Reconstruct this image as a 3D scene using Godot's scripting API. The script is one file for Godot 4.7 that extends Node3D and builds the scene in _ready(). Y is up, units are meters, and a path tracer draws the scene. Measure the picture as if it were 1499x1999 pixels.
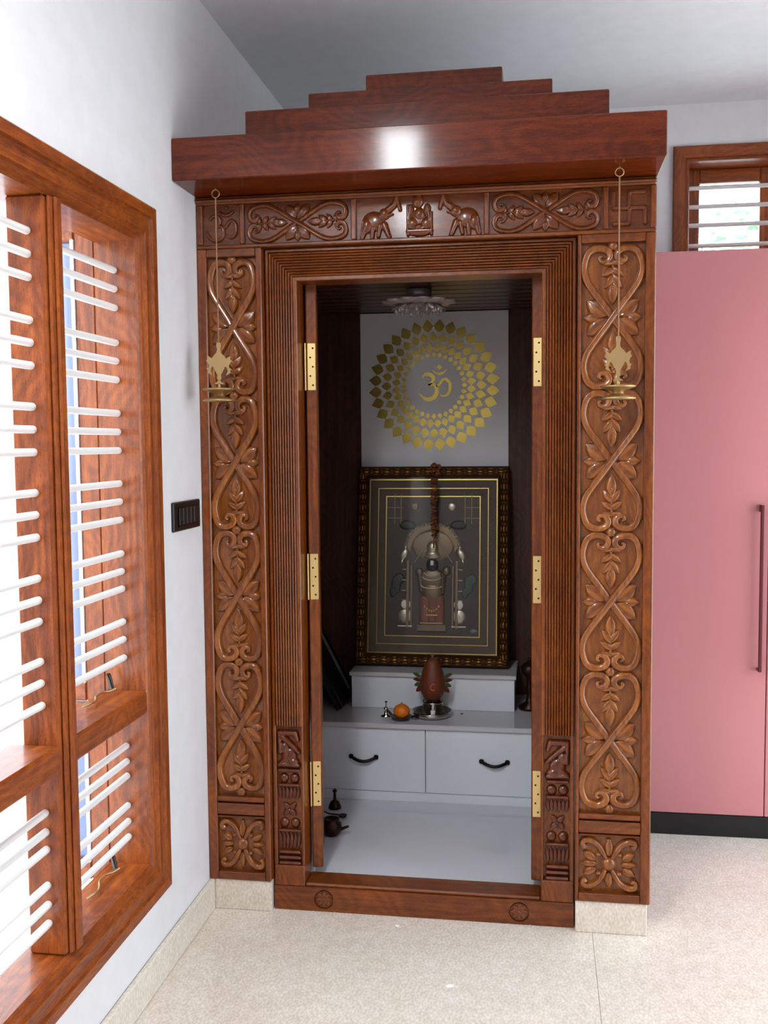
extends Node3D
# Wooden carved prayer-room doorway in the corner of a room.
# Metres, y up. The front face of the pillars is z = 0, the left wall is x = 0.

var M := {}
var counts := {}

# ------------------------------------------------------------------ nodes
func numbered(parent: Node, called: String) -> String:
	var key := str(parent.get_instance_id()) + "/" + called
	var n: int = counts.get(key, 0)
	counts[key] = n + 1
	return called if n == 0 else "%s_%03d" % [called, n]

func tag(o: Node, label := "", category := "", group := "", kind := "") -> void:
	if label != "": o.set_meta("label", label)
	if category != "": o.set_meta("category", category)
	if group != "": o.set_meta("group", group)
	if kind != "": o.set_meta("kind", kind)

func thing(called: String, label: String, category: String, at := Vector3.ZERO, group := "") -> Node3D:
	var o := Node3D.new()
	o.name = numbered(self, called)
	add_child(o)
	o.position = at
	tag(o, label, category, group)
	return o

func setting(called: String, at := Vector3.ZERO) -> Node3D:
	var o := Node3D.new()
	o.name = numbered(self, called)
	add_child(o)
	o.position = at
	tag(o, "", "", "", "structure")
	return o

func part(called: String, parent: Node, at := Vector3.ZERO) -> Node3D:
	var o := Node3D.new()
	o.name = numbered(parent, called)
	parent.add_child(o)
	o.position = at
	return o

func put(mesh: Mesh, called: String, mat: Material, parent: Node, at := Vector3.ZERO, rot := Vector3.ZERO, sc := Vector3.ONE) -> MeshInstance3D:
	var o := MeshInstance3D.new()
	o.mesh = mesh
	o.material_override = mat
	o.name = numbered(parent, called)
	parent.add_child(o)
	o.transform = Transform3D(Basis.from_euler(rot).scaled_local(sc), at)
	return o

# ------------------------------------------------------------------ mesh tools
func mb() -> SurfaceTool:
	var st := SurfaceTool.new()
	st.begin(Mesh.PRIMITIVE_TRIANGLES)
	return st

func done(st: SurfaceTool) -> ArrayMesh:
	st.generate_normals()
	return st.commit()

func tri(st: SurfaceTool, a: Vector3, b: Vector3, c: Vector3, out: Vector3, smooth := false) -> void:
	var g := 0 if smooth else -1
	var n := (b - a).cross(c - a)
	if n.dot(out) > 0.0:
		var t := b
		b = c
		c = t
	for p in [a, b, c]:
		st.set_smooth_group(g)
		st.add_vertex(p)

func quad(st: SurfaceTool, a: Vector3, b: Vector3, c: Vector3, d: Vector3, out: Vector3, smooth := false) -> void:
	tri(st, a, b, c, out, smooth)
	tri(st, a, c, d, out, smooth)

func bx(st: SurfaceTool, c: Vector3, s: Vector3, b := 0.0) -> void:
	var h := s * 0.5
	b = minf(b, minf(h.x, minf(h.y, h.z)) * 0.9)
	if b <= 0.0:
		for ax in 3:
			for sg in [-1.0, 1.0]:
				var n := Vector3.ZERO
				n[ax] = sg
				var u := Vector3.ZERO
				var v := Vector3.ZERO
				u[(ax + 1) % 3] = h[(ax + 1) % 3]
				v[(ax + 2) % 3] = h[(ax + 2) % 3]
				var o: Vector3 = c + n * h[ax]
				quad(st, o - u - v, o + u - v, o + u + v, o - u + v, n)
		return
	var k := h - Vector3(b, b, b)
	for ax in 3:
		var a1 := (ax + 1) % 3
		var a2 := (ax + 2) % 3
		for sg in [-1.0, 1.0]:
			var n := Vector3.ZERO
			n[ax] = sg
			var u := Vector3.ZERO
			var v := Vector3.ZERO
			u[a1] = k[a1]
			v[a2] = k[a2]
			var o: Vector3 = c + n * h[ax]
			quad(st, o - u - v, o + u - v, o + u + v, o - u + v, n)
		for s1 in [-1.0, 1.0]:
			for s2 in [-1.0, 1.0]:
				var p := Vector3.ZERO
				p[a1] = s1 * h[a1]
				p[a2] = s2 * k[a2]
				var q := Vector3.ZERO
				q[a1] = s1 * k[a1]
				q[a2] = s2 * h[a2]
				var w := Vector3.ZERO
				w[ax] = k[ax]
				var n2 := Vector3.ZERO
				n2[a1] = s1
				n2[a2] = s2
				quad(st, c + p - w, c + p + w, c + q + w, c + q - w, n2)
	for sx in [-1.0, 1.0]:
		for sy in [-1.0, 1.0]:
			for sz in [-1.0, 1.0]:
				var s3 := Vector3(sx, sy, sz)
				tri(st, c + s3 * Vector3(h.x, k.y, k.z), c + s3 * Vector3(k.x, h.y, k.z), c + s3 * Vector3(k.x, k.y, h.z), s3)

func box_mesh(s: Vector3, b := 0.002) -> ArrayMesh:
	var st := mb()
	bx(st, Vector3.ZERO, s, b)
	return done(st)

# box given by two opposite corners
func bx2(st: SurfaceTool, a: Vector3, b: Vector3, bev := 0.0) -> void:
	bx(st, (a + b) * 0.5, (b - a).abs(), bev)

func box2(a: Vector3, b: Vector3, bev := 0.002) -> ArrayMesh:
	var st := mb()
	bx2(st, a, b, bev)
	return done(st)

func grid(st: SurfaceTool, rows: Array, out: Vector3, closed := false, center := Vector3.INF) -> void:
	for i in rows.size() - 1:
		var a: PackedVector3Array = rows[i]
		var b: PackedVector3Array = rows[i + 1]
		var n := a.size()
		for j in (n if closed else n - 1):
			var k := (j + 1) % n
			var o := out
			if center != Vector3.INF:
				o = (a[j] + b[k]) * 0.5 - center
			tri(st, a[j], b[j], b[k], o, true)
			tri(st, a[j], b[k], a[k], o, true)

func lathe(st: SurfaceTool, prof: Array, n := 24, at := Vector3.ZERO, scallop := 0, amount := 0.0) -> void:
	# prof: Vector2(radius, y); outside is found from the walking direction (bottom to top)
	for i in prof.size() - 1:
		var p: Vector2 = prof[i]
		var q: Vector2 = prof[i + 1]
		var d := q - p
		for j in n:
			var a0 := TAU * j / n
			var a1 := TAU * (j + 1) / n
			var w0 := 1.0
			var w1 := 1.0
			if scallop > 0:
				w0 += amount * absf(sin(a0 * scallop * 0.5))
				w1 += amount * absf(sin(a1 * scallop * 0.5))
			var e0 := Vector3(cos(a0), 0, sin(a0))
			var e1 := Vector3(cos(a1), 0, sin(a1))
			var am := (e0 + e1).normalized()
			var out := am * d.y - Vector3.UP * d.x
			var A := at + e0 * p.x * w0 + Vector3.UP * p.y
			var B := at + e1 * p.x * w1 + Vector3.UP * p.y
			var C := at + e1 * q.x * w1 + Vector3.UP * q.y
			var D := at + e0 * q.x * w0 + Vector3.UP * q.y
			if p.x > 1e-6: tri(st, A, B, C, out, true)
			if q.x > 1e-6: tri(st, A, C, D, out, true)

func lathe_mesh(prof: Array, n := 24) -> ArrayMesh:
	var st := mb()
	lathe(st, prof, n)
	return done(st)

func tube(st: SurfaceTool, path: PackedVector3Array, r: float, n := 8, r_end := -1.0) -> void:
	var rows := []
	var up := Vector3(0.13, 0.31, 0.94).normalized()
	var m := path.size()
	for i in m:
		var t := (path[mini(i + 1, m - 1)] - path[maxi(i - 1, 0)]).normalized()
		var s := t.cross(up)
		if s.length() < 1e-3: s = t.cross(Vector3.RIGHT)
		s = s.normalized()
		up = s.cross(t).normalized()
		var rr := r if r_end < 0.0 else lerpf(r, r_end, float(i) / (m - 1))
		var ring := PackedVector3Array()
		for j in n:
			var a := TAU * j / n
			ring.append(path[i] + (s * cos(a) + up * sin(a)) * rr)
		rows.append(ring)
	for i in m - 1:
		for j in n:
			var k := (j + 1) % n
			var o: Vector3 = (rows[i][j] + rows[i][k]) * 0.5 - path[i]
			tri(st, rows[i][j], rows[i + 1][j], rows[i + 1][k], o, true)
			tri(st, rows[i][j], rows[i + 1][k], rows[i][k], o, true)
	for e in [0, m - 1]:
		var d := (path[0] - path[1]) if e == 0 else (path[m - 1] - path[m - 2])
		for j in n:
			tri(st, path[e], rows[e][j], rows[e][(j + 1) % n], d)

func tube_mesh(path: PackedVector3Array, r: float, n := 8, r_end := -1.0) -> ArrayMesh:
	var st := mb()
	tube(st, path, r, n, r_end)
	return done(st)

func catmull(pts: Array, per := 5) -> Array:
	var out := []
	var n := pts.size()
	for i in n - 1:
		var p0 = pts[maxi(i - 1, 0)]
		var p1 = pts[i]
		var p2 = pts[i + 1]
		var p3 = pts[mini(i + 2, n - 1)]
		for k in per:
			var t := float(k) / per
			out.append(p1.cubic_interpolate(p2, p0, p3, t))
	out.append(pts[n - 1])
	return out

# a half-round band lying on the plane z = z0, following points in that plane
func ribbon(st: SurfaceTool, pts: Array, width: float, height: float, z0: float, lift := 0.0, taper := 0.45) -> void:
	var rows := []
	var m := pts.size()
	for i in m:
		var f := float(i) / (m - 1)
		var p: Vector2 = pts[i]
		var t: Vector2 = (pts[mini(i + 1, m - 1)] - pts[maxi(i - 1, 0)]).normalized()
		var s := Vector2(-t.y, t.x)
		var g := clampf(minf(f, 1.0 - f) * 6.0, 0.0, 1.0)
		var w := width * lerpf(taper, 1.0, smoothstep(0.0, 1.0, g)) * 0.5
		var h := height * lerpf(0.7, 1.0, g) + lift * exp(-pow((f - 0.5) / 0.12, 2.0))
		var row := PackedVector3Array()
		for a in [[-1.0, 0.0], [-0.98, 0.5], [-0.8, 0.86], [-0.45, 1.0], [-0.1, 0.93], [0.3, 0.9], [0.75, 0.7], [0.98, 0.42], [1.0, 0.0]]:
			var q: Vector2 = p + s * a[0] * w
			row.append(Vector3(q.x, q.y, z0 + a[1] * h))
		rows.append(row)
	grid(st, rows, Vector3(0, 0, 1))
	for e in [0, m - 1]:
		var c := Vector3(pts[e].x, pts[e].y, z0)
		for j in 8: tri(st, c, rows[e][j], rows[e][j + 1], Vector3(0, 0, 1))

# a domed leaf with a crease, on the plane z = z0
func leaf(st: SurfaceTool, base: Vector2, ang: float, L: float, W: float, H: float, z0: float, crease := 0.3) -> void:
	var d := Vector2(cos(ang), sin(ang))
	var s := Vector2(-d.y, d.x)
	var rows := []
	for i in 10:
		var f := i / 9.0
		var w := W * 0.5 * pow(sin(PI * pow(f, 0.85)), 0.7) if i > 0 and i < 9 else 0.0008
		var row := PackedVector3Array()
		for j in 9:
			var t := j / 4.0 - 1.0
			var q := base + d * L * f + s * t * w
			var dome := sqrt(maxf(0.0, 1.0 - t * t * 0.98))
			var z := H * dome * (0.45 + 0.55 * sin(PI * clampf(f * 0.75 + 0.2, 0.0, 1.0)))
			z -= crease * H * exp(-pow(t / 0.25, 2.0)) * (1.0 - f * 0.7)
			if j == 0 or j == 8: z = 0.0
			row.append(Vector3(q.x, q.y, z0 + maxf(z, 0.0)))
		rows.append(row)
	grid(st, rows, Vector3(0, 0, 1))

func leaf_mesh(L: float, W: float, H: float, crease := 0.3) -> ArrayMesh:
	var st := mb()
	leaf(st, Vector2.ZERO, PI / 2, L, W, H, 0.0, crease)
	return done(st)

func boss(st: SurfaceTool, c: Vector2, rx: float, ry: float, H: float, z0: float) -> void:
	var rows := []
	for i in 6:
		var a := PI * 0.5 * i / 5.0
		var row := PackedVector3Array()
		for j in 16:
			var b := TAU * j / 16.0
			row.append(Vector3(c.x + rx * cos(a) * cos(b), c.y + ry * cos(a) * sin(b), z0 + H * sin(a)))
		rows.append(row)
	grid(st, rows, Vector3(0, 0, 1), true, Vector3(c.x, c.y, z0 - H))

func boss_mesh(rx: float, ry: float, H: float) -> ArrayMesh:
	var st := mb()
	boss(st, Vector2.ZERO, rx, ry, H, 0.0)
	return done(st)

func extrude(st: SurfaceTool, poly: PackedVector2Array, z0: float, z1: float) -> void:
	var idx := Geometry2D.triangulate_polygon(poly)
	for i in range(0, idx.size(), 3):
		var a := poly[idx[i]]
		var b := poly[idx[i + 1]]
		var c := poly[idx[i + 2]]
		tri(st, Vector3(a.x, a.y, z1), Vector3(b.x, b.y, z1), Vector3(c.x, c.y, z1), Vector3(0, 0, 1))
		tri(st, Vector3(a.x, a.y, z0), Vector3(b.x, b.y, z0), Vector3(c.x, c.y, z0), Vector3(0, 0, -1))
	var area := 0.0
	for i in poly.size():
		area += poly[i].cross(poly[(i + 1) % poly.size()])
	for i in poly.size():
		var a := poly[i]
		var b := poly[(i + 1) % poly.size()]
		var e := b - a
		var n := Vector3(e.y, -e.x, 0) * signf(area)
		quad(st, Vector3(a.x, a.y, z0), Vector3(b.x, b.y, z0), Vector3(b.x, b.y, z1), Vector3(a.x, a.y, z1), n)

func plate(poly: PackedVector2Array, z0: float, z1: float) -> ArrayMesh:
	var st := mb()
	extrude(st, poly, z0, z1)
	return done(st)

# outline of a stroke whose half width changes along it
func stroke_poly(pts: Array, w0: float, wm: float, w1: float) -> PackedVector2Array:
	var left := PackedVector2Array()
	var right := PackedVector2Array()
	var m := pts.size()
	for i in m:
		var f := float(i) / (m - 1)
		var t: Vector2 = (pts[mini(i + 1, m - 1)] - pts[maxi(i - 1, 0)]).normalized()
		var s := Vector2(-t.y, t.x)
		var w := lerpf(w0, wm, smoothstep(0.0, 0.45, f)) if f < 0.5 else lerpf(wm, w1, smoothstep(0.55, 1.0, f))
		left.append(pts[i] + s * w)
		right.append(pts[i] - s * w)
	right.reverse()
	left.append_array(right)
	return left

# a rectangular tile (half sizes hx, hy) with a round hole, facing +z
func holed_tile(st: SurfaceTool, cx: float, cy: float, hx: float, hy: float, rad: float, z0: float, z1: float) -> void:
	var n := 48
	for i in n:
		var q := []
		for k in [i, i + 1]:
			var a: float = TAU * float(k) / n + 1e-4
			var d := Vector2(cos(a), sin(a))
			var f := minf(hx / absf(d.x), hy / absf(d.y))
			q.append(Vector3(cx + d.x * rad, cy + d.y * rad, z1))
			q.append(Vector3(cx + d.x * f, cy + d.y * f, z1))
		quad(st, q[0], q[1], q[3], q[2], Vector3(0, 0, 1))
		var back := Vector3(0, 0, z0 - z1)
		quad(st, q[0], q[2], q[2] + back, q[0] + back, Vector3(cx, cy, z1) - q[0])

# mitred frame: rectangle (x0,y0)-(x1,y1), profile of (inset, height), facing +z; sides: which of bottom,right,top,left
func frame_sweep(st: SurfaceTool, x0: float, y0: float, x1: float, y1: float, prof: Array, sides := [true, true, true, true], cut := -INF) -> void:
	var c := Vector2((x0 + x1) * 0.5, (y0 + y1) * 0.5)
	for sd in 4:
		if not sides[sd]: continue
		for i in prof.size() - 1:
			var p: Vector2 = prof[i]
			var q: Vector2 = prof[i + 1]
			var cs := []
			for w in [p, q]:
				var a := Vector3(x0 + w.x, y0 + w.x, w.y)
				var b := Vector3(x1 - w.x, y0 + w.x, w.y)
				var e := Vector3(x1 - w.x, y1 - w.x, w.y)
				var f := Vector3(x0 + w.x, y1 - w.x, w.y)
				if cut > -1e9:
					a.y = cut
					b.y = cut
				var r := [a, b, e, f]
				cs.append(r[sd])
				cs.append(r[(sd + 1) % 4])
			var inward: Vector3 = [Vector3(0, 1, 0), Vector3(-1, 0, 0), Vector3(0, -1, 0), Vector3(1, 0, 0)][sd]
			var out: Vector3 = Vector3(0, 0, 1) * (q.x - p.x) - inward * (q.y - p.y)
			quad(st, cs[0], cs[1], cs[3], cs[2], out)

# relief from soft shapes on a grid; e: ellipse [cx,cy,rx,ry,rot,h]  c: limb [x1,y1,r1,x2,y2,r2,h]
func relief(shapes: Array, x0: float, y0: float, x1: float, y1: float, cell: float) -> ArrayMesh:
	var nx := int(ceil((x1 - x0) / cell)) + 1
	var ny := int(ceil((y1 - y0) / cell)) + 1
	var hs := PackedFloat32Array()
	hs.resize(nx * ny)
	for s in shapes:
		var lo := Vector2.ZERO
		var hi := Vector2.ZERO
		if s.size() == 6:
			var r := maxf(s[2], s[3])
			lo = Vector2(s[0] - r, s[1] - r)
			hi = Vector2(s[0] + r, s[1] + r)
		else:
			var r := maxf(s[2], s[5])
			lo = Vector2(minf(s[0], s[3]) - r, minf(s[1], s[4]) - r)
			hi = Vector2(maxf(s[0], s[3]) + r, maxf(s[1], s[4]) + r)
		for j in range(maxi(0, int((lo.y - y0) / cell)), mini(ny, int((hi.y - y0) / cell) + 2)):
			for i in range(maxi(0, int((lo.x - x0) / cell)), mini(nx, int((hi.x - x0) / cell) + 2)):
				var p := Vector2(x0 + i * cell, y0 + j * cell)
				var h := 0.0
				if s.size() == 6:
					var d := (p - Vector2(s[0], s[1])).rotated(-s[4])
					var e := pow(d.x / s[2], 2.0) + pow(d.y / s[3], 2.0)
					if e < 1.0: h = s[5] * pow(1.0 - e, 0.4)
				else:
					var a := Vector2(s[0], s[1])
					var b := Vector2(s[3], s[4])
					var t := clampf((p - a).dot(b - a) / maxf((b - a).length_squared(), 1e-9), 0.0, 1.0)
					var r := lerpf(s[2], s[5], t)
					var e := pow((p - a.lerp(b, t)).length() / r, 2.0)
					if e < 1.0: h = s[6] * pow(1.0 - e, 0.4)
				var k := j * nx + i
				hs[k] = maxf(hs[k], h)
	var st := mb()
	for j in ny - 1:
		for i in nx - 1:
			var a := hs[j * nx + i]
			var b := hs[j * nx + i + 1]
			var c := hs[(j + 1) * nx + i + 1]
			var d := hs[(j + 1) * nx + i]
			if a + b + c + d <= 0.0: continue
			var X := x0 + i * cell
			var Y := y0 + j * cell
			var A := Vector3(X, Y, a if a > 0.0 else -0.001)
			var B := Vector3(X + cell, Y, b if b > 0.0 else -0.001)
			var C := Vector3(X + cell, Y + cell, c if c > 0.0 else -0.001)
			var D := Vector3(X, Y + cell, d if d > 0.0 else -0.001)
			tri(st, A, B, C, Vector3(0, 0, 1), true)
			tri(st, A, C, D, Vector3(0, 0, 1), true)
	return done(st)

# ------------------------------------------------------------------ materials
func mat(col: Color, rough := 0.6, metal := 0.0) -> StandardMaterial3D:
	var m := StandardMaterial3D.new()
	m.albedo_color = col
	m.roughness = rough
	m.metallic = metal
	return m

func wood_image(along_u: bool, dark: Color, light: Color, sd: int, w := 512, h := 768) -> ImageTexture:
	var n := FastNoiseLite.new()
	n.seed = sd
	n.noise_type = FastNoiseLite.TYPE_SIMPLEX_SMOOTH
	n.frequency = 1.0
	n.fractal_type = FastNoiseLite.FRACTAL_NONE
	var im := Image.create(h if along_u else w, w if along_u else h, true, Image.FORMAT_RGB8)
	for y in h:
		var th := TAU * y / h
		var cy := cos(th)
		var sy := sin(th)
		for x in w:
			var fx := float(x) / w
			var warp := n.get_noise_3d(fx * 2.2, cy * 0.8, sy * 0.8)
			var rings := sin((fx * 11.0 + warp * 3.2) * TAU)
			var band := n.get_noise_3d(fx * 26.0, cy * 0.5 + 9.0, sy * 0.5)
			var fibre := n.get_noise_3d(fx * 150.0, cy * 4.5 + 30.0, sy * 4.5)
			var pore := n.get_noise_3d(fx * 230.0, cy * 16.0 - 30.0, sy * 16.0)
			var t := 0.52 + rings * 0.11 + band * 0.26 + fibre * 0.17 + warp * 0.16
			var c := dark.lerp(light, clampf(t, 0.0, 1.0))
			if pore > 0.52: c = c.darkened(0.22)
			if along_u: im.set_pixel(y, x, c)
			else: im.set_pixel(x, y, c)
	im.generate_mipmaps()
	return ImageTexture.create_from_image(im)

func wood_mat(tex: Texture2D, along_u: bool, tint := Color.WHITE, rough := 0.3, coat := 0.5) -> StandardMaterial3D:
	var m := mat(tint, rough)
	m.albedo_texture = tex
	m.uv1_triplanar = true
	m.metallic_specular = 0.4
	m.uv1_triplanar_sharpness = 8.0
	m.uv1_scale = Vector3(0.75, 2.4, 2.4) if along_u else Vector3(2.4, 0.75, 2.4)
	if coat > 0.0:
		m.clearcoat_enabled = true
		m.clearcoat = coat
		m.clearcoat_roughness = 0.12
	return m

func marble_image(sd: int) -> ImageTexture:
	var n := FastNoiseLite.new()
	n.seed = sd
	n.noise_type = FastNoiseLite.TYPE_SIMPLEX_SMOOTH
	n.frequency = 1.0
	n.fractal_type = FastNoiseLite.FRACTAL_NONE
	var c := FastNoiseLite.new()
	c.seed = sd + 5
	c.noise_type = FastNoiseLite.TYPE_CELLULAR
	c.cellular_return_type = FastNoiseLite.RETURN_CELL_VALUE
	c.frequency = 1.0
	var s := 768
	var im := Image.create(s, s, true, Image.FORMAT_RGB8)
	for y in s:
		for x in s:
			var u := float(x) / s
			var v := float(y) / s
			var a := n.get_noise_2d(u * 5.0, v * 5.0)
			var b := n.get_noise_2d(u * 24.0 + 40.0, v * 17.0)
			var d := n.get_noise_2d(u * 110.0 - 40.0, v * 60.0 + 9.0)
			var w := n.get_noise_2d(u * 60.0, v * 60.0 + 90.0)
			var e := c.get_noise_2d(u * 95.0 + w * 1.2, v * 46.0 + w)
			var t := 0.60 + a * 0.05 + b * 0.10 + d * 0.24
			var col := Color(0.74, 0.67, 0.585).lerp(Color(0.92, 0.885, 0.84), clampf(t, 0.0, 1.0))
			if e > 0.78: col = col.lerp(Color(0.96, 0.945, 0.92), 0.65)
			elif e < -0.90: col = col.lerp(Color(0.56, 0.48, 0.40), 0.6)
			im.set_pixel(x, y, col)
	im.generate_mipmaps()
	return ImageTexture.create_from_image(im)

func make_materials() -> void:
	var td := Color(0.33, 0.142, 0.022)
	var tl := Color(0.605, 0.325, 0.072)
	var tv := wood_image(false, td, tl, 3)
	var tu := wood_image(true, td, tl, 11)
	M.wood_v = wood_mat(tv, false, Color(0.98, 0.93, 0.88), 0.34, 0.4)
	M.wood_h = wood_mat(tu, true, Color(0.92, 0.87, 0.82), 0.34, 0.4)
	M.carved = wood_mat(wood_image(false, Color(0.375, 0.175, 0.03), Color(0.66, 0.375, 0.10), 5), false, Color.WHITE, 0.30, 0.7)
	M.carved_h = wood_mat(tu, true, Color(0.90, 0.84, 0.80), 0.32, 0.6)
	M.crown = wood_mat(tu, true, Color(0.80, 0.60, 0.56), 0.36, 0.45)
	M.crown.metallic_specular = 0.2
	M.window_v = wood_mat(tv, false, Color(1.1, 1.02, 1.0), 0.46, 0.2)
	M.window_h = wood_mat(tu, true, Color(1.1, 1.02, 1.0), 0.46, 0.2)
	# walnut veneer lining the shrine
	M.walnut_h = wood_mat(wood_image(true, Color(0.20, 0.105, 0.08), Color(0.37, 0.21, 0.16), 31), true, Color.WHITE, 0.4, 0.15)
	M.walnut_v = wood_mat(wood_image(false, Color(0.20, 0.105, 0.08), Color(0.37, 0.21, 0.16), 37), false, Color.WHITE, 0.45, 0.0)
	M.base_carved = wood_mat(tv, false, Color(0.80, 0.66, 0.62), 0.3, 0.7)
	var wall_tex := NoiseTexture2D.new()
	var wn := FastNoiseLite.new()
	wn.seed = 4
	wn.frequency = 0.02
	wn.fractal_octaves = 5
	wall_tex.noise = wn
	wall_tex.width = 512
	wall_tex.height = 512
	wall_tex.seamless = true
	var g := Gradient.new()
	g.set_color(0, Color(0.97, 0.97, 0.97))
	g.set_color(1, Color(1, 1, 1))
	wall_tex.color_ramp = g
	M.wall = mat(Color(0.90, 0.885, 0.89), 0.55)
	M.wall.albedo_texture = wall_tex
	M.wall.uv1_triplanar = true
	M.wall.uv1_world_triplanar = true
	M.ceiling = M.wall.duplicate()
	M.ceiling.albedo_color = Color(0.93, 0.925, 0.93)
	M.marble = mat(Color.WHITE, 0.16)
	M.marble.albedo_texture = marble_image(21)
	M.marble.uv1_triplanar = true
	M.marble.uv1_world_triplanar = true
	M.marble.uv1_scale = Vector3(1.0, 1.0, 1.0)
	M.joint = mat(Color(0.72, 0.66, 0.58), 0.8)
	M.bar = mat(Color(0.90, 0.88, 0.87), 0.35)
	M.glass = mat(Color(0.36, 0.39, 0.54, 0.85), 0.06)
	M.glass.transparency = BaseMaterial3D.TRANSPARENCY_ALPHA
	M.pane = mat(Color(0.9, 0.95, 0.95, 0.006), 0.03)
	M.pane.metallic_specular = 0.2
	M.pane.transparency = BaseMaterial3D.TRANSPARENCY_ALPHA
	M.pink = mat(Color(0.735, 0.455, 0.465), 0.24)
	M.pink.clearcoat_enabled = true
	M.pink.clearcoat = 0.6
	M.pink.clearcoat_roughness = 0.1
	M.maroon = mat(Color(0.34, 0.10, 0.12), 0.3)
	M.black = mat(Color(0.03, 0.03, 0.035), 0.35)
	M.switch_key = mat(Color(0.05, 0.04, 0.036), 0.5)
	M.brass = mat(Color(0.90, 0.79, 0.54), 0.38, 0.9)
	M.lamp_brass = mat(Color(0.70, 0.58, 0.40), 0.42, 0.85)
	M.rod = mat(Color(0.58, 0.42, 0.30), 0.45, 0.6)
	M.screw = mat(Color(0.16, 0.12, 0.08), 0.5, 0.6)
	M.white_board = mat(Color(0.87, 0.885, 0.91), 0.18)
	M.white_slab = mat(Color(0.76, 0.755, 0.76), 0.12)
	M.white_floor = mat(Color(0.83, 0.83, 0.85), 0.10)
	M.white_panel = mat(Color(0.92, 0.92, 0.93), 0.15)
	M.gold_leaf = mat(Color(0.76, 0.67, 0.34), 0.25, 0.9)
	M.handle = mat(Color(0.10, 0.085, 0.07), 0.3, 0.7)
	M.frame_gold = mat(Color(0.62, 0.44, 0.20), 0.35, 0.9)
	M.frame_dark = mat(Color(0.10, 0.06, 0.045), 0.45)
	M.frame_bronze = mat(Color(0.30, 0.185, 0.085), 0.42, 0.6)
	M.mat_board = mat(Color(0.25, 0.17, 0.065), 0.6)
	M.fillet = mat(Color(0.66, 0.56, 0.30), 0.32, 0.95)
	M.relief_bronze = mat(Color(0.40, 0.33, 0.24), 0.4, 0.6)
	M.relief_silver = mat(Color(0.66, 0.62, 0.54), 0.35, 0.7)
	M.relief_dark = mat(Color(0.09, 0.075, 0.06), 0.5)
	M.relief_ground = mat(Color(0.18, 0.125, 0.065), 0.45, 0.3)
	M.relief_red = mat(Color(0.45, 0.22, 0.11), 0.5)
	M.relief_green = mat(Color(0.16, 0.25, 0.18), 0.5)
	M.relief_white = mat(Color(0.86, 0.84, 0.78), 0.5)
	M.relief_blue = mat(Color(0.30, 0.38, 0.42), 0.5)
	M.garland = mat(Color(0.52, 0.27, 0.08), 0.8)
	M.garland_red = mat(Color(0.42, 0.12, 0.06), 0.8)
	M.silver = mat(Color(0.78, 0.76, 0.74), 0.2, 1.0)
	M.bronze = mat(Color(0.22, 0.13, 0.09), 0.35, 0.8)
	M.coconut = mat(Color(0.42, 0.19, 0.09), 0.55)
	M.mark = mat(Color(0.78, 0.33, 0.10), 0.6)
	M.orange = mat(Color(0.90, 0.47, 0.06), 0.5)
	M.wax = mat(Color(0.90, 0.89, 0.86), 0.45)
	M.leaf_green = mat(Color(0.25, 0.34, 0.16), 0.5)
	M.chandelier = mat(Color(0.78, 0.72, 0.72), 0.25, 0.3)
	M.crystal = mat(Color(0.75, 0.72, 0.72), 0.08, 0.4)
	M.petal = mat(Color(0.95, 0.95, 0.93), 0.5)
	M.ground = mat(Color(0.78, 0.80, 0.80), 0.9)
	M.foliage = mat(Color(0.62, 0.74, 0.62), 0.7)
	M.bark = mat(Color(0.42, 0.36, 0.30), 0.8)

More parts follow.
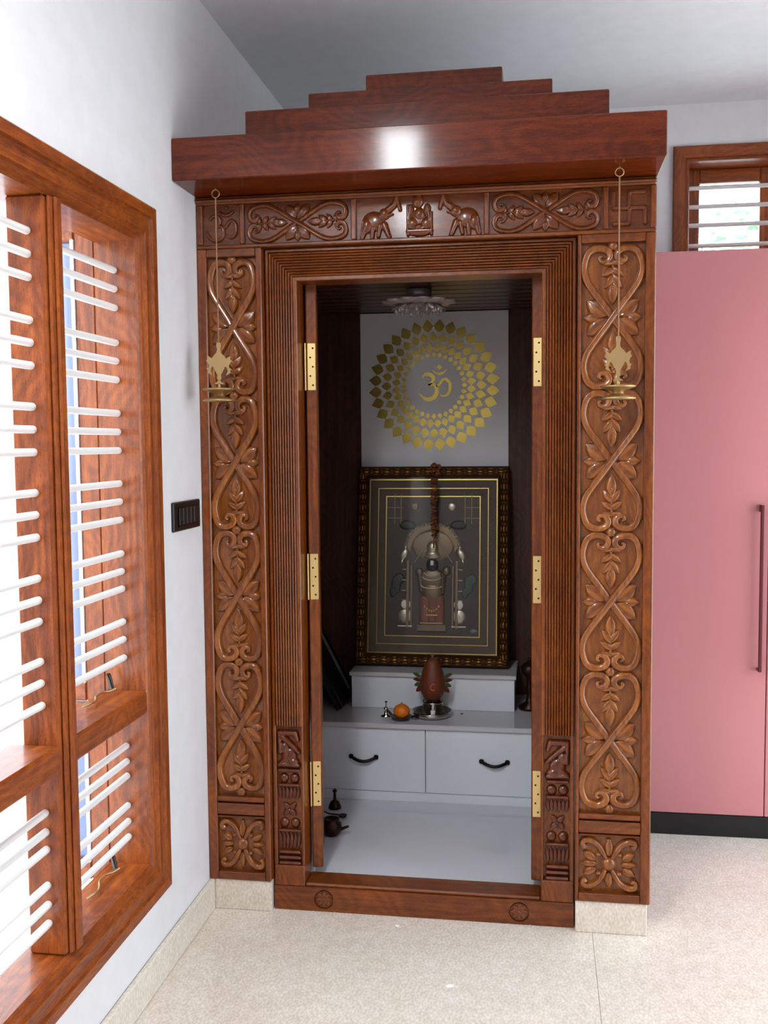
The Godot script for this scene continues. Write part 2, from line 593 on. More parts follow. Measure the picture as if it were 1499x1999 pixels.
# ------------------------------------------------------------------ carved motifs
# one figure-of-eight of two crossing ribbons with palmettes; hw half width, ln length, hangs down from (0,0)
func scroll_carving(called: String, parent: Node, at: Vector3, hw: float, ln: float, z: float, m: Material, turn := 0.0, bands := 0.023, side := 1.0, deep := 1.4) -> Node3D:
	var o := part(called, parent, at)
	o.rotation.z = turn
	var raw := [[-0.36, 0.078], [-0.45, 0.088], [-0.38, 0.112], [-0.2, 0.108], [-0.11, 0.072], [-0.22, 0.038], [-0.5, 0.024], [-0.78, 0.045], [-0.93, 0.11], [-0.96, 0.18], [-0.86, 0.25], [-0.66, 0.315], [-0.4, 0.387], [-0.13, 0.462]]
	var pts := []
	for p in raw: pts.append(Vector2(p[0] * hw, -p[1] * ln))
	for i in raw.size():
		var p = raw[raw.size() - 1 - i]
		pts.append(Vector2(-p[0] * hw, -(1.0 - p[1]) * ln))
	var pa := catmull(pts, 4)
	var pb := []
	for p in pa: pb.append(Vector2(-p.x, p.y))
	var st := mb()
	ribbon(st, pa, bands, 0.013 * deep, z, 0.0)
	put(done(st), "ribbon", m, o)
	st = mb()
	ribbon(st, pb, bands, 0.014 * deep, z, 0.005)
	put(done(st), "ribbon", m, o)
	var k := minf(hw / 0.078, ln / 0.42)
	var kl := ln / 0.42
	var kw := hw / 0.078
	# palmettes inside the two loops
	for end in 2:
		var sg := -1.0 if end == 0 else 1.0
		var y0 := 0.0 if end == 0 else -ln
		var down := -PI / 2 if end == 0 else PI / 2
		var lm := [[0.0, 0.265, 0.0, 0.060, 0.038]]
		for s in [-1.0, 1.0]:
			lm.append([0.06 * s, 0.205, 0.66 * s, 0.050, 0.029])
			lm.append([0.06 * s, 0.250, 0.44 * s, 0.046, 0.023])
			lm.append([0.06 * s, 0.160, 1.00 * s, 0.042, 0.025])
			lm.append([0.06 * s, 0.120, 1.40 * s, 0.034, 0.019])
		for a in lm:
			var base := Vector2(a[0] * hw, y0 + sg * a[1] * ln)
			put(leaf_mesh(a[3] * k * (1.0 if kl < 1.3 * kw else 1.15), a[4] * k, 0.0125 * deep, 0.25), "leaf", m, o, Vector3(base.x, base.y, z), Vector3(0, 0, down - PI / 2 + a[2] * (-sg) * -1.0))
		put(tube_mesh(PackedVector3Array([Vector3(0, y0 + sg * 0.09 * ln, z + 0.004 * deep), Vector3(0, y0 + sg * 0.29 * ln, z + 0.006 * deep)]), 0.0042 * k, 6), "stem", m, o)
	# three-lobed leaves beside the crossing
	for s in [-1.0, 1.0]:
		for a in [[0.20, 0.490, 0.68, 0.074, 0.056], [0.48, 0.5, 0.0, 0.043 * side, 0.034], [0.20, 0.510, -0.68, 0.074, 0.056]]:
			var ang: float = a[2] if s > 0.0 else PI - a[2]
			put(leaf_mesh(a[3] * k, a[4] * k, 0.0115 * deep, 0.25), "leaf", m, o, Vector3(s * a[0] * hw, -a[1] * ln, z), Vector3(0, 0, ang - PI / 2))
	return o

func knob(parent: Node, x: float, y: float, z: float, r: float, m: Material) -> void:
	var st := mb()
	var poly := PackedVector2Array()
	for i in 6: poly.append(Vector2(cos(TAU * i / 6.0), sin(TAU * i / 6.0)) * r)
	extrude(st, poly, 0, 0.014)
	boss(st, Vector2.ZERO, r * 0.8, r * 0.8, 0.006, 0.0135)
	put(done(st), "knob", m, parent, Vector3(x, y, z))

# four-way foliate square
func square_carving(parent: Node, at: Vector3, w: float, h: float, z: float, m: Material) -> void:
	var o := part("foliate_square", parent, at)
	put(boss_mesh(w * 0.13, h * 0.13, 0.020), "boss", m, o, Vector3(0, 0, z))
	for sx in [-1.0, 1.0]:
		for sy in [-1.0, 1.0]:
			var pts := []
			for p in [[0.05, 0.10], [0.10, 0.20], [0.18, 0.33], [0.30, 0.41], [0.40, 0.41], [0.44, 0.36], [0.41, 0.31], [0.36, 0.33]]:
				pts.append(Vector2(sx * p[0] * w, sy * p[1] * h))
			var st := mb()
			ribbon(st, catmull(pts, 4), 0.019, 0.018, z, 0.0, 0.6)
			put(done(st), "ribbon", m, o)
			put(boss_mesh(w * 0.055, h * 0.05, 0.016), "bead", m, o, Vector3(sx * w * 0.17, sy * h * 0.17, z))
			put(leaf_mesh(w * 0.24, w * 0.17, 0.016), "leaf", m, o, Vector3(sx * w * 0.22, sy * h * 0.08, z), Vector3(0, 0, atan2(sy * 0.55, sx) - PI / 2))
		put(leaf_mesh(w * 0.27, w * 0.13, 0.017), "leaf", m, o, Vector3(sx * w * 0.20, 0, z), Vector3(0, 0, -sx * PI / 2))
	for sy in [-1.0, 1.0]:
		put(leaf_mesh(h * 0.30, w * 0.17, 0.018), "leaf", m, o, Vector3(0, sy * h * 0.15, z), Vector3(0, 0, 0.0 if sy > 0 else PI))
		put(boss_mesh(w * 0.05, h * 0.045, 0.011), "bead", m, o, Vector3(0, sy * h * 0.42, z))

func om_strokes() -> Array:
	# centre lines about (0,0), one unit high; widths at start, middle and end
	var a := [[Vector2(-0.36, 0.20), Vector2(-0.30, 0.30), Vector2(-0.17, 0.33), Vector2(-0.05, 0.26), Vector2(-0.05, 0.12), Vector2(-0.18, 0.02)], 0.02, 0.055, 0.035]
	var b := [[Vector2(-0.18, 0.02), Vector2(-0.02, 0.03), Vector2(0.06, -0.08), Vector2(0.04, -0.26), Vector2(-0.10, -0.38), Vector2(-0.27, -0.37), Vector2(-0.40, -0.26), Vector2(-0.46, -0.10)], 0.03, 0.062, 0.008]
	var c := [[Vector2(0.05, -0.02), Vector2(0.14, 0.03), Vector2(0.24, 0.16), Vector2(0.35, 0.17), Vector2(0.44, 0.05), Vector2(0.44, -0.14), Vector2(0.36, -0.27), Vector2(0.24, -0.30), Vector2(0.15, -0.24)], 0.03, 0.045, 0.012]
	var d := [[Vector2(-0.06, 0.44), Vector2(0.04, 0.36), Vector2(0.16, 0.34), Vector2(0.27, 0.38), Vector2(0.36, 0.46)], 0.008, 0.035, 0.008]
	return [a, b, c, d]

# ------------------------------------------------------------------ scene
func _ready() -> void:
	# camera
	var cam := Camera3D.new()
	cam.name = "camera"
	add_child(cam)
	cam.fov = 54.19
	cam.near = 0.05
	cam.transform = Transform3D(Basis(Vector3.UP, 0.1561) * Basis(Vector3.RIGHT, -0.0688) * Basis(Vector3.BACK, -0.0085), Vector3(1.0507, 1.4926, 3.003))
	cam.current = true
	# sky and exposure
	var env := Environment.new()
	env.background_mode = Environment.BG_SKY
	env.tonemap_mode = Environment.TONE_MAPPER_LINEAR
	env.tonemap_exposure = 1.3
	env.sdfgi_enabled = true
	env.ssao_enabled = true
	env.ssil_enabled = true
	var sky := Sky.new()
	var sm := ProceduralSkyMaterial.new()
	sm.sky_top_color = Color(0.85, 0.92, 0.98)
	sm.sky_horizon_color = Color(0.90, 0.95, 0.97)
	sm.ground_horizon_color = Color(0.90, 0.95, 0.97)
	sm.ground_bottom_color = Color(0.80, 0.84, 0.85)
	sm.sky_energy_multiplier = 2.05
	sm.ground_energy_multiplier = 2.05
	sm.sun_angle_max = 0.0
	sky.sky_material = sm
	env.sky = sky
	var we := WorldEnvironment.new()
	we.name = "environment"
	we.environment = env
	add_child(we)
	# high sun behind the viewer: it misses every opening and only lights the ground outside
	var sun := DirectionalLight3D.new()
	sun.name = "sun"
	add_child(sun)
	sun.rotation = Vector3(-0.98, 0, 0)
	sun.light_energy = 2.6
	sun.light_color = Color(1.0, 0.985, 0.97)
	sun.light_angular_distance = 0.6
	sun.shadow_enabled = true
	make_materials()
	ceiling_lamp(Vector3(0.355, 2.867, 2.46), -0.13, 4.2)
	room()
	window_left()
	window_small()
	outdoors()
	shrine_shell()
	plinths()
	pillar(0.0, 0.205, 0.030, 0.186, "tall carved teak pillar with scrolling vines beside the white left wall")
	pillar(1.154, 1.376, 1.164, 1.347, "tall carved teak pillar with scrolling vines beside the pink wardrobe")
	frieze()
	canopy()
	door_frame()
	shrine_doors()
	altar()
	wall_panel()
	picture()
	offerings()
	hanging_lamps()
	wardrobe()
	wall_switch()
	small_things()

func ceiling_lamp(at: Vector3, turn: float, e: float) -> void:
	var o := thing("ceiling_light", "long white ceiling batten light above the room, mirrored in the canopy", "ceiling light", at)
	o.rotation.y = turn
	put(box_mesh(Vector3(0.19, 0.03, 1.72), 0.004), "housing", M.bar, o, Vector3(0, -0.0155, 0))
	var sk := mb()
	frame_sweep(sk, -0.095, -0.86, 0.095, 0.86, [Vector2(0, 0.03), Vector2(0, 0.075), Vector2(0.010, 0.075), Vector2(0.010, 0.03)])
	put(done(sk), "added_baffle", M.bar, o, Vector3.ZERO, Vector3(PI / 2, 0, 0))  # invented skirt, added to keep lamp light off the upper left wall
	var gm := mat(Color(1, 1, 1), 0.5)
	gm.emission_enabled = true
	gm.emission = Color(0.92, 0.96, 1.0)
	gm.emission_energy_multiplier = 6.0
	put(box_mesh(Vector3(0.16, 0.008, 1.66), 0.002), "diffuser", gm, o, Vector3(0, -0.034, 0))
	var l := AreaLight3D.new()
	l.name = "batten_glow"
	l.area_size = Vector2(0.16, 1.66)
	l.light_energy = e
	l.light_color = Color(0.96, 0.98, 1.0)
	l.shadow_enabled = true
	l.area_range = 12.0
	o.add_child(l)
	l.position = Vector3(0, -0.042, 0)
	l.rotation = Vector3(-PI / 2, 0, 0)

func room() -> void:
	var CH := 2.867
	var XR := 2.75
	var ZB := -1.345
	var ZF := 5.2
	# left wall round its window opening (the world's z runs along it)
	var st := mb()
	bx2(st, Vector3(-0.2, 0, ZB - 0.2), Vector3(0, CH, 0.40))
	bx2(st, Vector3(-0.2, 0, 1.955), Vector3(0, CH, ZF + 0.2))
	bx2(st, Vector3(-0.2, 0, 0.40), Vector3(0, 0.27, 1.955))
	bx2(st, Vector3(-0.2, 2.11, 0.40), Vector3(0, CH, 1.955))
	tag(put(done(st), "wall_left", M.wall, self), "", "", "", "structure")
	# back wall round the small window
	st = mb()
	bx2(st, Vector3(0, 0, ZB - 0.2), Vector3(1.61, CH, ZB))
	bx2(st, Vector3(2.31, 0, ZB - 0.2), Vector3(XR, CH, ZB))
	bx2(st, Vector3(1.61, 0, ZB - 0.2), Vector3(2.31, 2.21, ZB))
	bx2(st, Vector3(1.61, 2.67, ZB - 0.2), Vector3(2.31, CH, ZB))
	tag(put(done(st), "wall_back", M.wall, self), "", "", "", "structure")
	# right wall with a wide balcony opening
	st = mb()
	bx2(st, Vector3(XR, 0, ZB - 0.2), Vector3(XR + 0.2, CH, -0.76))
	bx2(st, Vector3(XR, 0, 1.15), Vector3(XR + 0.2, CH, ZF + 0.2))
	bx2(st, Vector3(XR, 2.34, -0.76), Vector3(XR + 0.2, CH, 1.15))
	tag(put(done(st), "wall_right", M.wall, self), "", "", "", "structure")
	tag(put(box2(Vector3(0, 0, ZF), Vector3(XR, CH, ZF + 0.2), 0.0), "wall_front", M.wall, self), "", "", "", "structure")
	tag(put(box2(Vector3(-0.2, CH, ZB - 0.2), Vector3(XR + 0.2, CH + 0.2, ZF + 0.2), 0.0), "ceiling", M.ceiling, self), "", "", "", "structure")
	# floor of large marble slabs with hairline joints
	var fl := setting("floor")
	put(box2(Vector3(-0.2, -0.2, ZB - 0.2), Vector3(XR + 0.2, -0.012, ZF + 0.2), 0.0), "bed", M.joint, fl)
	var xs := [-0.2, 1.207, XR + 0.2]
	var zs := [ZB - 0.2, -0.42, 1.30, 3.02, ZF + 0.2]
	for i in 2:
		for j in 4:
			put(box2(Vector3(xs[i] + 0.0005, -0.012, zs[j] + 0.0005), Vector3(xs[i + 1] - 0.0005, 0, zs[j + 1] - 0.0005), 0.0006), "slab", M.marble, fl)
	tag(put(box2(Vector3(0, 0, -0.12), Vector3(0.016, 0.0995, ZF), 0.003), "baseboard_left", M.marble, self), "", "", "", "structure")
	# wooden lining of the balcony opening
	st = mb()
	bx2(st, Vector3(XR - 0.01, 0, -0.80), Vector3(XR + 0.2, 2.38, -0.74), 0.003)
	bx2(st, Vector3(XR - 0.01, 0, 1.13), Vector3(XR + 0.2, 2.38, 1.19), 0.003)
	bx2(st, Vector3(XR - 0.01, 2.32, -0.74), Vector3(XR + 0.2, 2.38, 1.13), 0.003)
	tag(put(done(st), "trim_1", M.window_v, self), "", "", "", "structure")

const BAR_Y := [1.951, 1.902, 1.853, 1.762, 1.714, 1.665, 1.577, 1.528, 1.479, 1.391, 1.343, 1.294, 1.204, 1.156, 1.109, 1.020, 0.972, 0.922, 0.680, 0.637, 0.597, 0.515, 0.471, 0.428]

func window_left() -> void:
	# local axes: x runs towards the back of the room (world -z), z into the room (world x)
	var w := setting("window_1", Vector3.ZERO)
	w.rotation.y = PI / 2
	var u0 := -1.975
	var u1 := -0.380
	var v0 := 0.252
	var v1 := 2.128
	var prof := [Vector2(0, 0.0), Vector2(0.0, 0.020), Vector2(0.004, 0.024), Vector2(0.030, 0.024), Vector2(0.034, 0.017), Vector2(0.040, 0.015), Vector2(0.052, 0.015), Vector2(0.057, 0.021), Vector2(0.074, 0.021), Vector2(0.079, 0.012), Vector2(0.088, 0.010), Vector2(0.094, 0.004), Vector2(0.1, 0.0), Vector2(0.102, -0.112), Vector2(0.06, -0.112), Vector2(0.0, 0.0)]
	for sd in 4:
		var s := [false, false, false, false]
		s[sd] = true
		var st := mb()
		frame_sweep(st, u0, v0, u1, v1, prof, s)
		put(done(st), ["sill", "jamb", "head", "jamb"][sd], M.window_h if sd % 2 == 0 else M.window_v, w)
	# mullions
	for u in [-0.935, -1.428]:
		var st := mb()
		bx2(st, Vector3(u - 0.042, v0 + 0.1, -0.085), Vector3(u + 0.042, v1 - 0.1, 0.004), 0.006)
		bx2(st, Vector3(u - 0.030, v0 + 0.1, 0.003), Vector3(u + 0.030, v1 - 0.1, 0.012), 0.005)
		bx2(st, Vector3(u - 0.014, v0 + 0.1, 0.010), Vector3(u + 0.014, v1 - 0.1, 0.020), 0.006)
		put(done(st), "mullion", M.window_v, w)
	var bays := [[-0.893, -0.482, -0.058], [-1.386, -0.977, -0.034], [-1.873, -1.470, -0.034]]
	var bar := mb()
	tube(bar, PackedVector3Array([Vector3(-0.213, 0, 0), Vector3(0.213, 0, 0)]), 0.0088, 12)
	var bar_mesh := done(bar)
	for b in bays:
		var c: float = (b[0] + b[1]) * 0.5
		put(box2(Vector3(b[0], 0.772, -0.112), Vector3(b[1], 0.834, 0.006), 0.006), "transom", M.window_h, w)
		for y in BAR_Y:
			put(bar_mesh, "grille_bar", M.bar, w, Vector3(c, y, b[2]))
	# casements standing open outwards, at right angles to the wall
	for cs in [[-0.446, 0.80, 2.085], [-0.446, 0.30, 0.795], [-1.350, 0.80, 2.085], [-1.350, 0.30, 0.795]]:
		var sh := part("casement", w, Vector3(cs[0], cs[1], -0.1125))
		var h: float = cs[2] - cs[1]
		var st := mb()
		bx2(st, Vector3(-0.036, 0, -0.056), Vector3(0, h, 0), 0.004)
		bx2(st, Vector3(-0.036, 0, -0.205), Vector3(0, h, -0.150), 0.004)
		put(done(st), "stile", M.window_v, sh)
		st = mb()
		bx2(st, Vector3(-0.036, 0, -0.150), Vector3(0, 0.055, -0.056), 0.004)
		bx2(st, Vector3(-0.036, h - 0.055, -0.150), Vector3(0, h, -0.056), 0.004)
		put(done(st), "rail", M.window_h, sh)
		st = mb()
		bx2(st, Vector3(-0.040, 0.05, -0.066), Vector3(-0.030, h - 0.05, -0.056), 0.002)
		put(done(st), "glazing_bead", M.bar, sh)
		put(box2(Vector3(-0.02, 0.05, -0.155), Vector3(-0.016, h - 0.05, -0.05), 0.0), "pane", M.glass, sh)
	# window stays lying on the sill and the transom
	for s in [[-0.60, 0.840, -0.075], [-0.62, 0.358, -0.070]]:
		var o := part("window_stay", w, Vector3(s[0], s[1], s[2]))
		var pts := []
		for i in 9: pts.append(Vector3(-0.10 + i * 0.022, 0.004 + 0.004 * absf(sin(i * 1.3)), 0.012 * sin(i * 0.9)))
		put(tube_mesh(PackedVector3Array(catmull(pts, 3)), 0.0035, 6), "chain", M.lamp_brass, o)
		put(tube_mesh(PackedVector3Array([Vector3(0.075, 0.004, 0.0), Vector3(0.085, 0.03, -0.01), Vector3(0.08, 0.045, -0.012)]), 0.006, 6), "peg", M.black, o)

func window_small() -> void:
	var w := setting("window_2", Vector3(0, 0, -1.345))
	var prof := [Vector2(0, 0), Vector2(0, 0.020), Vector2(0.004, 0.024), Vector2(0.048, 0.024), Vector2(0.054, 0.016), Vector2(0.062, 0.016), Vector2(0.066, 0.0), Vector2(0.066, -0.14), Vector2(0.03, -0.14), Vector2(0.0, 0.0)]
	for sd in 4:
		var s := [false, false, false, false]
		s[sd] = true
		var st := mb()
		frame_sweep(st, 1.584, 2.188, 2.336, 2.694, prof, s)
		put(done(st), ["sill", "jamb", "head", "jamb"][sd], M.window_h if sd % 2 == 0 else M.window_v, w)
	for y in [2.539, 2.462, 2.386, 2.302]:
		put(tube_mesh(PackedVector3Array([Vector3(1.645, y, -0.05), Vector3(2.275, y, -0.05)]), 0.0088, 12), "grille_bar", M.bar, w)
	# fixed casement behind the bars
	var sh := part("casement", w, Vector3(0, 0, -0.10))
	put(box2(Vector3(1.650, 2.254, -0.04), Vector3(1.706, 2.628, 0), 0.004), "stile", M.window_v, sh)
	put(box2(Vector3(1.950, 2.254, -0.04), Vector3(2.03, 2.628, 0), 0.004), "stile", M.window_v, sh)
	put(box2(Vector3(2.220, 2.254, -0.04), Vector3(2.270, 2.628, 0), 0.004), "stile", M.window_v, sh)
	put(box2(Vector3(1.706, 2.570, -0.04), Vector3(1.950, 2.628, 0), 0.004), "rail", M.window_h, sh)
	put(box2(Vector3(2.03, 2.570, -0.04), Vector3(2.22, 2.628, 0), 0.004), "rail", M.window_h, sh)
	put(box2(Vector3(1.706, 2.254, -0.04), Vector3(1.950, 2.275, 0), 0.004), "rail", M.window_h, sh)
	put(box2(Vector3(2.03, 2.254, -0.04), Vector3(2.22, 2.275, 0), 0.004), "rail", M.window_h, sh)
	put(box2(Vector3(1.70, 2.27, -0.022), Vector3(1.955, 2.575, -0.018), 0.0), "pane", M.pane, sh)
	put(box2(Vector3(2.025, 2.27, -0.022), Vector3(2.225, 2.575, -0.018), 0.0), "pane", M.pane, sh)

func outdoors() -> void:
	tag(put(box2(Vector3(-14, -0.45, -20), Vector3(18, -0.25, 16), 0.0), "ground_outside", M.ground, self), "", "", "", "structure")
	# tree seen through the small window
	var t := thing("tree", "pale green leafy tree beyond the small high window above the wardrobe", "tree", Vector3(4.2, -0.25, -9.0))
	put(tube_mesh(PackedVector3Array([Vector3.ZERO, Vector3(0.05, 1.2, 0.0), Vector3(-0.05, 2.6, 0.1), Vector3(0.0, 3.9, 0.0)]), 0.14, 10, 0.05), "trunk", M.bark, t)
	var rng := RandomNumberGenerator.new()
	rng.seed = 5
	var lm := leaf_mesh(0.20, 0.09, 0.02)
	var mm := MultiMesh.new()
	mm.transform_format = MultiMesh.TRANSFORM_3D
	mm.mesh = lm
	mm.instance_count = 1500
	for i in 1500:
		var d := Vector3(rng.randfn(), rng.randfn() * 0.8, rng.randfn()).normalized() * pow(rng.randf(), 0.4)
		var p := Vector3(0, 3.55, 0) + d * Vector3(1.7, 1.15, 1.5)
		mm.set_instance_transform(i, Transform3D(Basis.from_euler(Vector3(rng.randf() * TAU, rng.randf() * TAU, rng.randf() * TAU)), p))
	var mi := MultiMeshInstance3D.new()
	mi.multimesh = mm
	mi.material_override = M.foliage
	mi.name = "foliage"
	t.add_child(mi)
	mi.set_meta("kind", "stuff")

func shrine_shell() -> void:
	# the little room behind the doorway
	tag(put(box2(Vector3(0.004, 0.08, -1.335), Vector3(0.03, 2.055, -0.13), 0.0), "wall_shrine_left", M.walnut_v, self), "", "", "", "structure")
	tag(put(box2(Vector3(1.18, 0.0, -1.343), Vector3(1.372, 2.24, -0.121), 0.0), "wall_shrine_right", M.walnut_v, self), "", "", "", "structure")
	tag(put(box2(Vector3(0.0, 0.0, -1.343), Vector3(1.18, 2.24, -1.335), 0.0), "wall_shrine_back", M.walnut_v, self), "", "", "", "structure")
	tag(put(box2(Vector3(0.002, 0.001, -1.334), Vector3(1.18, 0.08, -0.131), 0.0), "floor_shrine", M.white_floor, self), "", "", "", "structure")
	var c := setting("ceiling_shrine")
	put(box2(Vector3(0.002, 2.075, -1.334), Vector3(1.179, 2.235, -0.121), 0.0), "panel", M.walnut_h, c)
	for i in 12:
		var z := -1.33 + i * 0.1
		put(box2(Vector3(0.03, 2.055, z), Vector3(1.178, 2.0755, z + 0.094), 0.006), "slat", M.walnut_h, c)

func plinths() -> void:
	var labs := ["cream marble plinth block under the left carved pillar", "cream marble plinth block under the right carved pillar"]
	var xs := [[0.0163, 0.203], [1.156, 1.368]]
	for i in 2:
		var o := put(box2(Vector3(xs[i][0], 0.0, -0.12), Vector3(xs[i][1], 0.0995, -0.008), 0.002), "marble_plinth", M.marble, self)
		tag(o, labs[i], "plinth")

func pillar(x0: float, x1: float, p0: float, p1: float, label: String) -> void:
	var o := thing("carved_pillar", label, "pillar", Vector3((x0 + x1) * 0.5, 0.1, 0))
	var cx := (x0 + x1) * 0.5
	var a := x0 - cx + 0.0005
	var b := x1 - cx - 0.0005
	var q0 := p0 - cx
	var q1 := p1 - cx
	var zg := -0.024
	var H := 1.9915
	put(box2(Vector3(a, 0, -0.12), Vector3(b, H, zg), 0.0), "core", M.carved, o)
	put(box2(Vector3(a, 0, zg), Vector3(q0, H, 0), 0.003), "stile", M.wood_v, o)
	put(box2(Vector3(q1, 0, zg), Vector3(b, H, 0), 0.003), "stile", M.wood_v, o)
	for r in [[0.0, 0.026], [0.202, 0.208], [0.214, 0.250], [0.256, 0.272], [1.967, H]]:
		put(box2(Vector3(q0, r[0], zg), Vector3(q1, r[1], -0.001 if r[1] - r[0] > 0.01 else -0.006), 0.0025), "rail", M.wood_h, o)
	square_carving(o, Vector3((q0 + q1) * 0.5, 0.114, 0), (q1 - q0) * 0.98, 0.172, zg, M.carved)
	var mid := (q0 + q1) * 0.5
	var ln := (1.967 - 0.272 - 0.02) / 4.0
	var top := 1.962
	var first: Node3D = null
	for i in 4:
		var y := top - i * ln
		if first == null:
			first = scroll_carving("scroll_carving", o, Vector3(mid, y, 0), (q1 - q0) * 0.47, ln, zg, M.carved)
		else:
			var d: Node3D = first.duplicate()
			d.name = numbered(o, "scroll_carving")
			o.add_child(d)
			d.position = Vector3(mid, y, 0)
	for i in 5:
		knob(o, mid, top - i * ln + (-0.004 if i == 0 else 0.0), zg, 0.0145, M.carved)

func frieze() -> void:
	var o := thing("carved_frieze", "carved teak frieze with om, elephants and scrolls under the canopy", "frieze", Vector3(0, 2.092, 0))
	var zg := -0.014
	put(box2(Vector3(0.001, 0.0, -0.119), Vector3(1.3755, 0.156, zg), 0.0), "core", M.wood_h, o)
	put(box2(Vector3(0.001, 0.0, zg), Vector3(1.3755, 0.011, 0.001), 0.003), "rail", M.wood_h, o)
	put(box2(Vector3(0.001, 0.133, zg), Vector3(1.3755, 0.156, 0.004), 0.004), "rail", M.wood_h, o)
	put(box2(Vector3(0.001, 0.1385, 0.003), Vector3(1.3755, 0.148, 0.012), 0.004), "moulding", M.wood_h, o)
	for s in [[0.001, 0.02], [0.138, 0.152], [0.484, 0.500], [0.882, 0.897], [1.225, 1.240], [1.358, 1.3755]]:
		put(box2(Vector3(s[0], 0.011, zg), Vector3(s[1], 0.133, 0.0), 0.003), "stile", M.wood_v, o)
	for s in [[0.152, 0.484], [0.897, 1.225]]:
		scroll_carving("scroll_carving", o, Vector3(s[0] + 0.008, 0.072, 0), 0.056, s[1] - s[0] - 0.016, zg, M.carved_h, PI / 2, 0.015, 1.0, 1.0)
	# om sign
	var om := part("om_sign", o, Vector3(0.079, 0.066, zg))
	for s in om_strokes():
		var pts := []
		for p in catmull(s[0], 5): pts.append(p * 0.105)
		var st := mb()
		ribbon(st, pts, 0.011, 0.010, 0.0, 0.0, 0.8)
		put(done(st), "stroke", M.carved_h, om)
	put(boss_mesh(0.006, 0.006, 0.009), "dot", M.carved_h, om, Vector3(0.016, 0.058, 0))
	# swastik sign of straight bars
	var sw := part("swastik_sign", o, Vector3(1.299, 0.071, zg))
	for k in 4:
		var st := mb()
		bx2(st, Vector3(-0.0055, 0.0, 0.0), Vector3(0.0055, 0.05, 0.012), 0.003)
		bx2(st, Vector3(-0.0055, 0.039, 0.0), Vector3(0.048, 0.05, 0.012), 0.003)
		put(done(st), "arm", M.carved_h, sw, Vector3.ZERO, Vector3(0, 0, PI / 2 * k))
	# elephants on either side of a seated figure
	var f := 0.38 / 1375.0
	var sh := []
	var ele := [["e", 215, 400, 125, 108], ["e", 335, 325, 62, 62], ["e", 330, 320, 34, 42], ["e", 140, 440, 60, 90]]
	for e in ele: sh.append([(e[1] - 215) * f, (590 - e[2]) * f, e[3] * f, e[4] * f, 0.0, 0.013 if e[3] > 100 else 0.017])
	for c in [[130, 440, 42, 85, 575, 26], [205, 470, 34, 195, 575, 24], [330, 440, 40, 385, 570, 25], [285, 450, 34, 265, 560, 22], [380, 280, 44, 440, 240, 34], [440, 240, 34, 470, 150, 26], [475, 160, 24, 505, 285, 22], [360, 350, 16, 430, 330, 8], [100, 400, 14, 70, 560, 8]]:
		sh.append([(c[0] - 215) * f, (590 - c[1]) * f, c[2] * f, (c[3] - 215) * f, (590 - c[4]) * f, c[5] * f, 0.014])
	var em := relief(sh, -0.06, -0.002, 0.10, 0.134, 0.0014)
	put(em, "elephant", M.carved_h, o, Vector3(0.500 + 190 * f, 0.011, zg))
	put(em, "elephant", M.carved_h, o, Vector3(0.882 - 180 * f, 0.011, zg), Vector3.ZERO, Vector3(-1, 1, 1))
	sh = []
	for e in [[715, 400, 105, 120, 0.010], [700, 210, 62, 70, 0.015], [640, 440, 70, 70, 0.014], [790, 440, 70, 70, 0.014], [715, 340, 60, 70, 0.017], [715, 530, 140, 50, 0.012], [620, 290, 40, 60, 0.012], [800, 290, 40, 60, 0.012], [712, 480, 60, 40, 0.018]]:
		sh.append([(e[0] - 715) * f, (590 - e[1]) * f, e[2] * f, e[3] * f, 0.0, e[4]])
	for c in [[705, 200, 50, 705, 120, 22], [620, 260, 24, 600, 400, 20], [800, 260, 24, 830, 420, 20], [600, 520, 36, 830, 520, 36], [590, 250, 16, 590, 560, 16], [845, 330, 16, 845, 560, 16]]:
		sh.append([(c[0] - 715) * f, (590 - c[1]) * f, c[2] * f, (c[3] - 715) * f, (590 - c[4]) * f, c[5] * f, 0.013])
	put(relief(sh, -0.05, -0.002, 0.05, 0.134, 0.0014), "seated_figure", M.carved_h, o, Vector3(0.500 + 690 * f, 0.011, zg))

func canopy() -> void:
	var o := thing("stepped_canopy", "polished teak canopy of four stepped tiers above the doorway", "canopy", Vector3(0.69, 2.2485, 0))
	var steps := [[0.001, 1.379, 0.0, 0.1205, 0.198], [0.204, 1.232, 0.1205, 0.2025, 0.14], [0.378, 1.079, 0.2025, 0.2615, 0.08], [0.538, 0.937, 0.2615, 0.325, 0.02]]
	for i in 4:
		var s = steps[i]
		put(box2(Vector3(s[0] - 0.69, s[2], -0.32 + 0.05 * i), Vector3(s[1] - 0.69, s[3], s[4]), 0.003), "tier", M.crown, o)

func fluted_profile() -> Array:
	var p := [Vector2(0.0, -0.10), Vector2(0.0, -0.004), Vector2(0.004, 0.0), Vector2(0.010, 0.0)]
	var x := 0.012
	for i in 9:
		p.append(Vector2(x, -0.007))
		p.append(Vector2(x + 0.0016, -0.001))
		p.append(Vector2(x + 0.0042, 0.0012))
		p.append(Vector2(x + 0.0068, -0.001))
		x += 0.0084
		p.append(Vector2(x, -0.007))
	p.append(Vector2(x + 0.001, -0.001))
	p.append(Vector2(0.098, -0.001))
	p.append(Vector2(0.100, -0.003))
	p.append(Vector2(0.100, -0.10))
	p.append(Vector2(0.0, -0.10))
	return p

